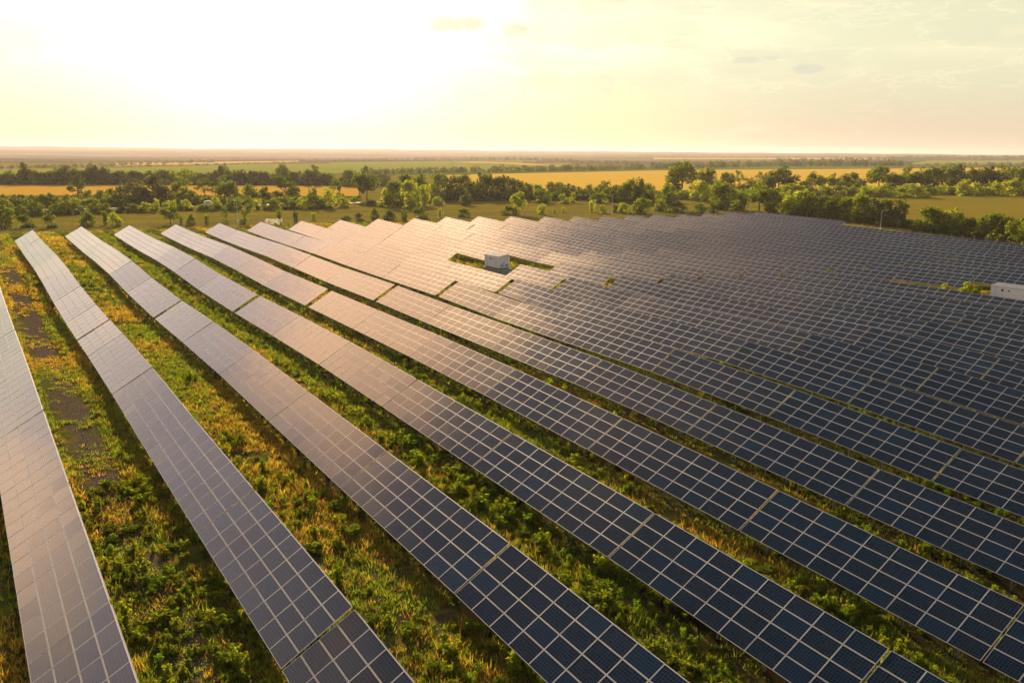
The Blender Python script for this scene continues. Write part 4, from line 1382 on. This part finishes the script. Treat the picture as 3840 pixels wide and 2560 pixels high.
lamp(1663, 815, 745, -0.45, 'slim grey lamp post beside a bright upright shrub on the meadow')
lamp(2295, 812, 731, 0.12, 'slim grey lamp post among low bushes in the middle of the fence')
lamp(2812, 805, 737, -0.12, 'slim grey lamp post before the tall tree near the field corner')
lamp(3300, 866, 789, 1.5, 'curved-arm lamp post on a white footing beside the right hedge', True)

def car():
    x, y = 79.3, float(np.interp(79.3, ROAD_X, ROAD_Y))
    z = float(ground_z(x, y)[0]) + 0.28
    i = int(np.searchsorted(ROAD_X, x))
    ang = math.atan2(ROAD_Y[i + 1] - ROAD_Y[i - 1], ROAD_X[i + 1] - ROAD_X[i - 1])
    root = empty('car', (x, y, z))
    root.rotation_euler.z = ang
    paint = simple('silver_paint', (0.55, 0.55, 0.56), 0.22, 0.5, 0.02)
    tyre = simple('tyre', (0.02, 0.02, 0.02), 0.8)
    lens = simple('headlight_glass', (0.7, 0.7, 0.68), 0.1)
    prof = [(-2.3, 0.35), (-2.35, 0.75), (-2.28, 1.05), (-2.0, 1.62), (-1.5, 1.74), (0.2, 1.74), (0.65, 1.60), (1.25, 1.08), (2.1, 0.92), (2.32, 0.70), (2.32, 0.35)]
    b = MB()
    n = len(prof)
    V = []
    for s, k in ((-1, 1.0), (1, 1.0)):
        for (px, pz) in prof:
            inset = 0.86 if pz < 1.1 else 0.68 + 0.18 * max(0, (1.74 - pz) / 0.64)
            V.append((px, s * inset, pz))
    b.poly(V, [(i, (i + 1) % n, n + (i + 1) % n, n + i) for i in range(n)] + [tuple(range(n - 1, -1, -1)), tuple(range(n, 2 * n))])
    b.build('body', [paint], root)
    for s in (-1, 1):
        g = MB()
        g.poly([(-1.9, s * 0.875, 1.12), (1.0, s * 0.875, 1.12), (0.35, s * 0.72, 1.62), (-1.75, s * 0.72, 1.62)], [(0, 1, 2, 3)])
        g.build('side_window', [M_GLASS], root)
        h = MB()
        h.box((2.2, s * 0.6 - 0.16, 0.66), (2.35, s * 0.6 + 0.16, 0.84))
        h.build('headlight', [lens], root)
        for wx in (-1.4, 1.45):
            wm = MB()
            wm.bar((wx, s * 0.66, 0.33), (wx, s * 0.90, 0.33), 0.33, n=16)
            w_ = wm.build('wheel', [tyre], root)
            rm = MB()
            rm.bar((wx, s * 0.885, 0.33), (wx, s * 0.91, 0.33), 0.20, n=12)
            rm.build('rim', [M_STEEL], w_)
    g = MB()
    g.poly([(0.72, -0.66, 1.585), (1.22, -0.80, 1.12), (1.22, 0.80, 1.12), (0.72, 0.66, 1.585)], [(0, 1, 2, 3)])
    g.poly([(0.72, -0.66, 1.57), (1.22, -0.80, 1.10), (1.22, 0.80, 1.10), (0.72, 0.66, 1.57)], [(3, 2, 1, 0)])
    g.build('windscreen', [M_GLASS], root)
    tag(root, 'silver car driving along the road behind the hedge bushes', 'car')
car()
def rails():
    p = at(1027, 843)
    root = empty('rail_stack', p)
    m = simple('weathered_zinc', (0.20, 0.16, 0.10), 0.5, 0.3, 0.05)
    d = MB()
    ux, uy = ROT[0][0], ROT[0][1]
    u = Vector((ux, uy, 0)).normalized()
    vv = Vector((-uy, ux, 0)).normalized()
    for i in range(7):
        z = 0.14 + i * 0.24
        bm_ = MB()
        for k in (-0.25, 0.25):
            bm_.bar(u * (-2.5 + (i % 3) * 0.1) + vv * k + Vector((0, 0, z)), u * 2.4 + vv * k + Vector((0, 0, z)), 0.03, n=4, square=True)
        bm_.build('rail_layer', [m], root)
    for s in (-1.5, 1.5):
        d.bar(u * s + Vector((0, 0, -0.1)), u * s + Vector((0, 0, 1.62)), 0.05, n=4, square=True)
    d.build('spacer', [M_BARK], root)
    tag(root, 'stack of long shiny metal rails lying on the meadow beyond the fence', 'rail stack')
rails()

# ------------------------------------------------------------------ haze
hz = bpy.data.materials.new('haze')
hz.use_nodes = True
t = NT(hz.node_tree)
t.n.clear()
out = t.add('ShaderNodeOutputMaterial')
pv = t.add('ShaderNodeVolumePrincipled')
pv.inputs['Density'].default_value = 0.75e-4
pv.inputs['Color'].default_value = (0.82, 0.74, 0.76, 1)
pv.inputs['Anisotropy'].default_value = 0.4
t.t.links.new(pv.outputs[0], out.inputs['Volume'])
hb = MB()
hb.box((-13500, -8000, -25), (13500, 13500, 95))
tag(hb.build('haze', [hz]), kind='stuff')
print('objects', len(bpy.data.objects))
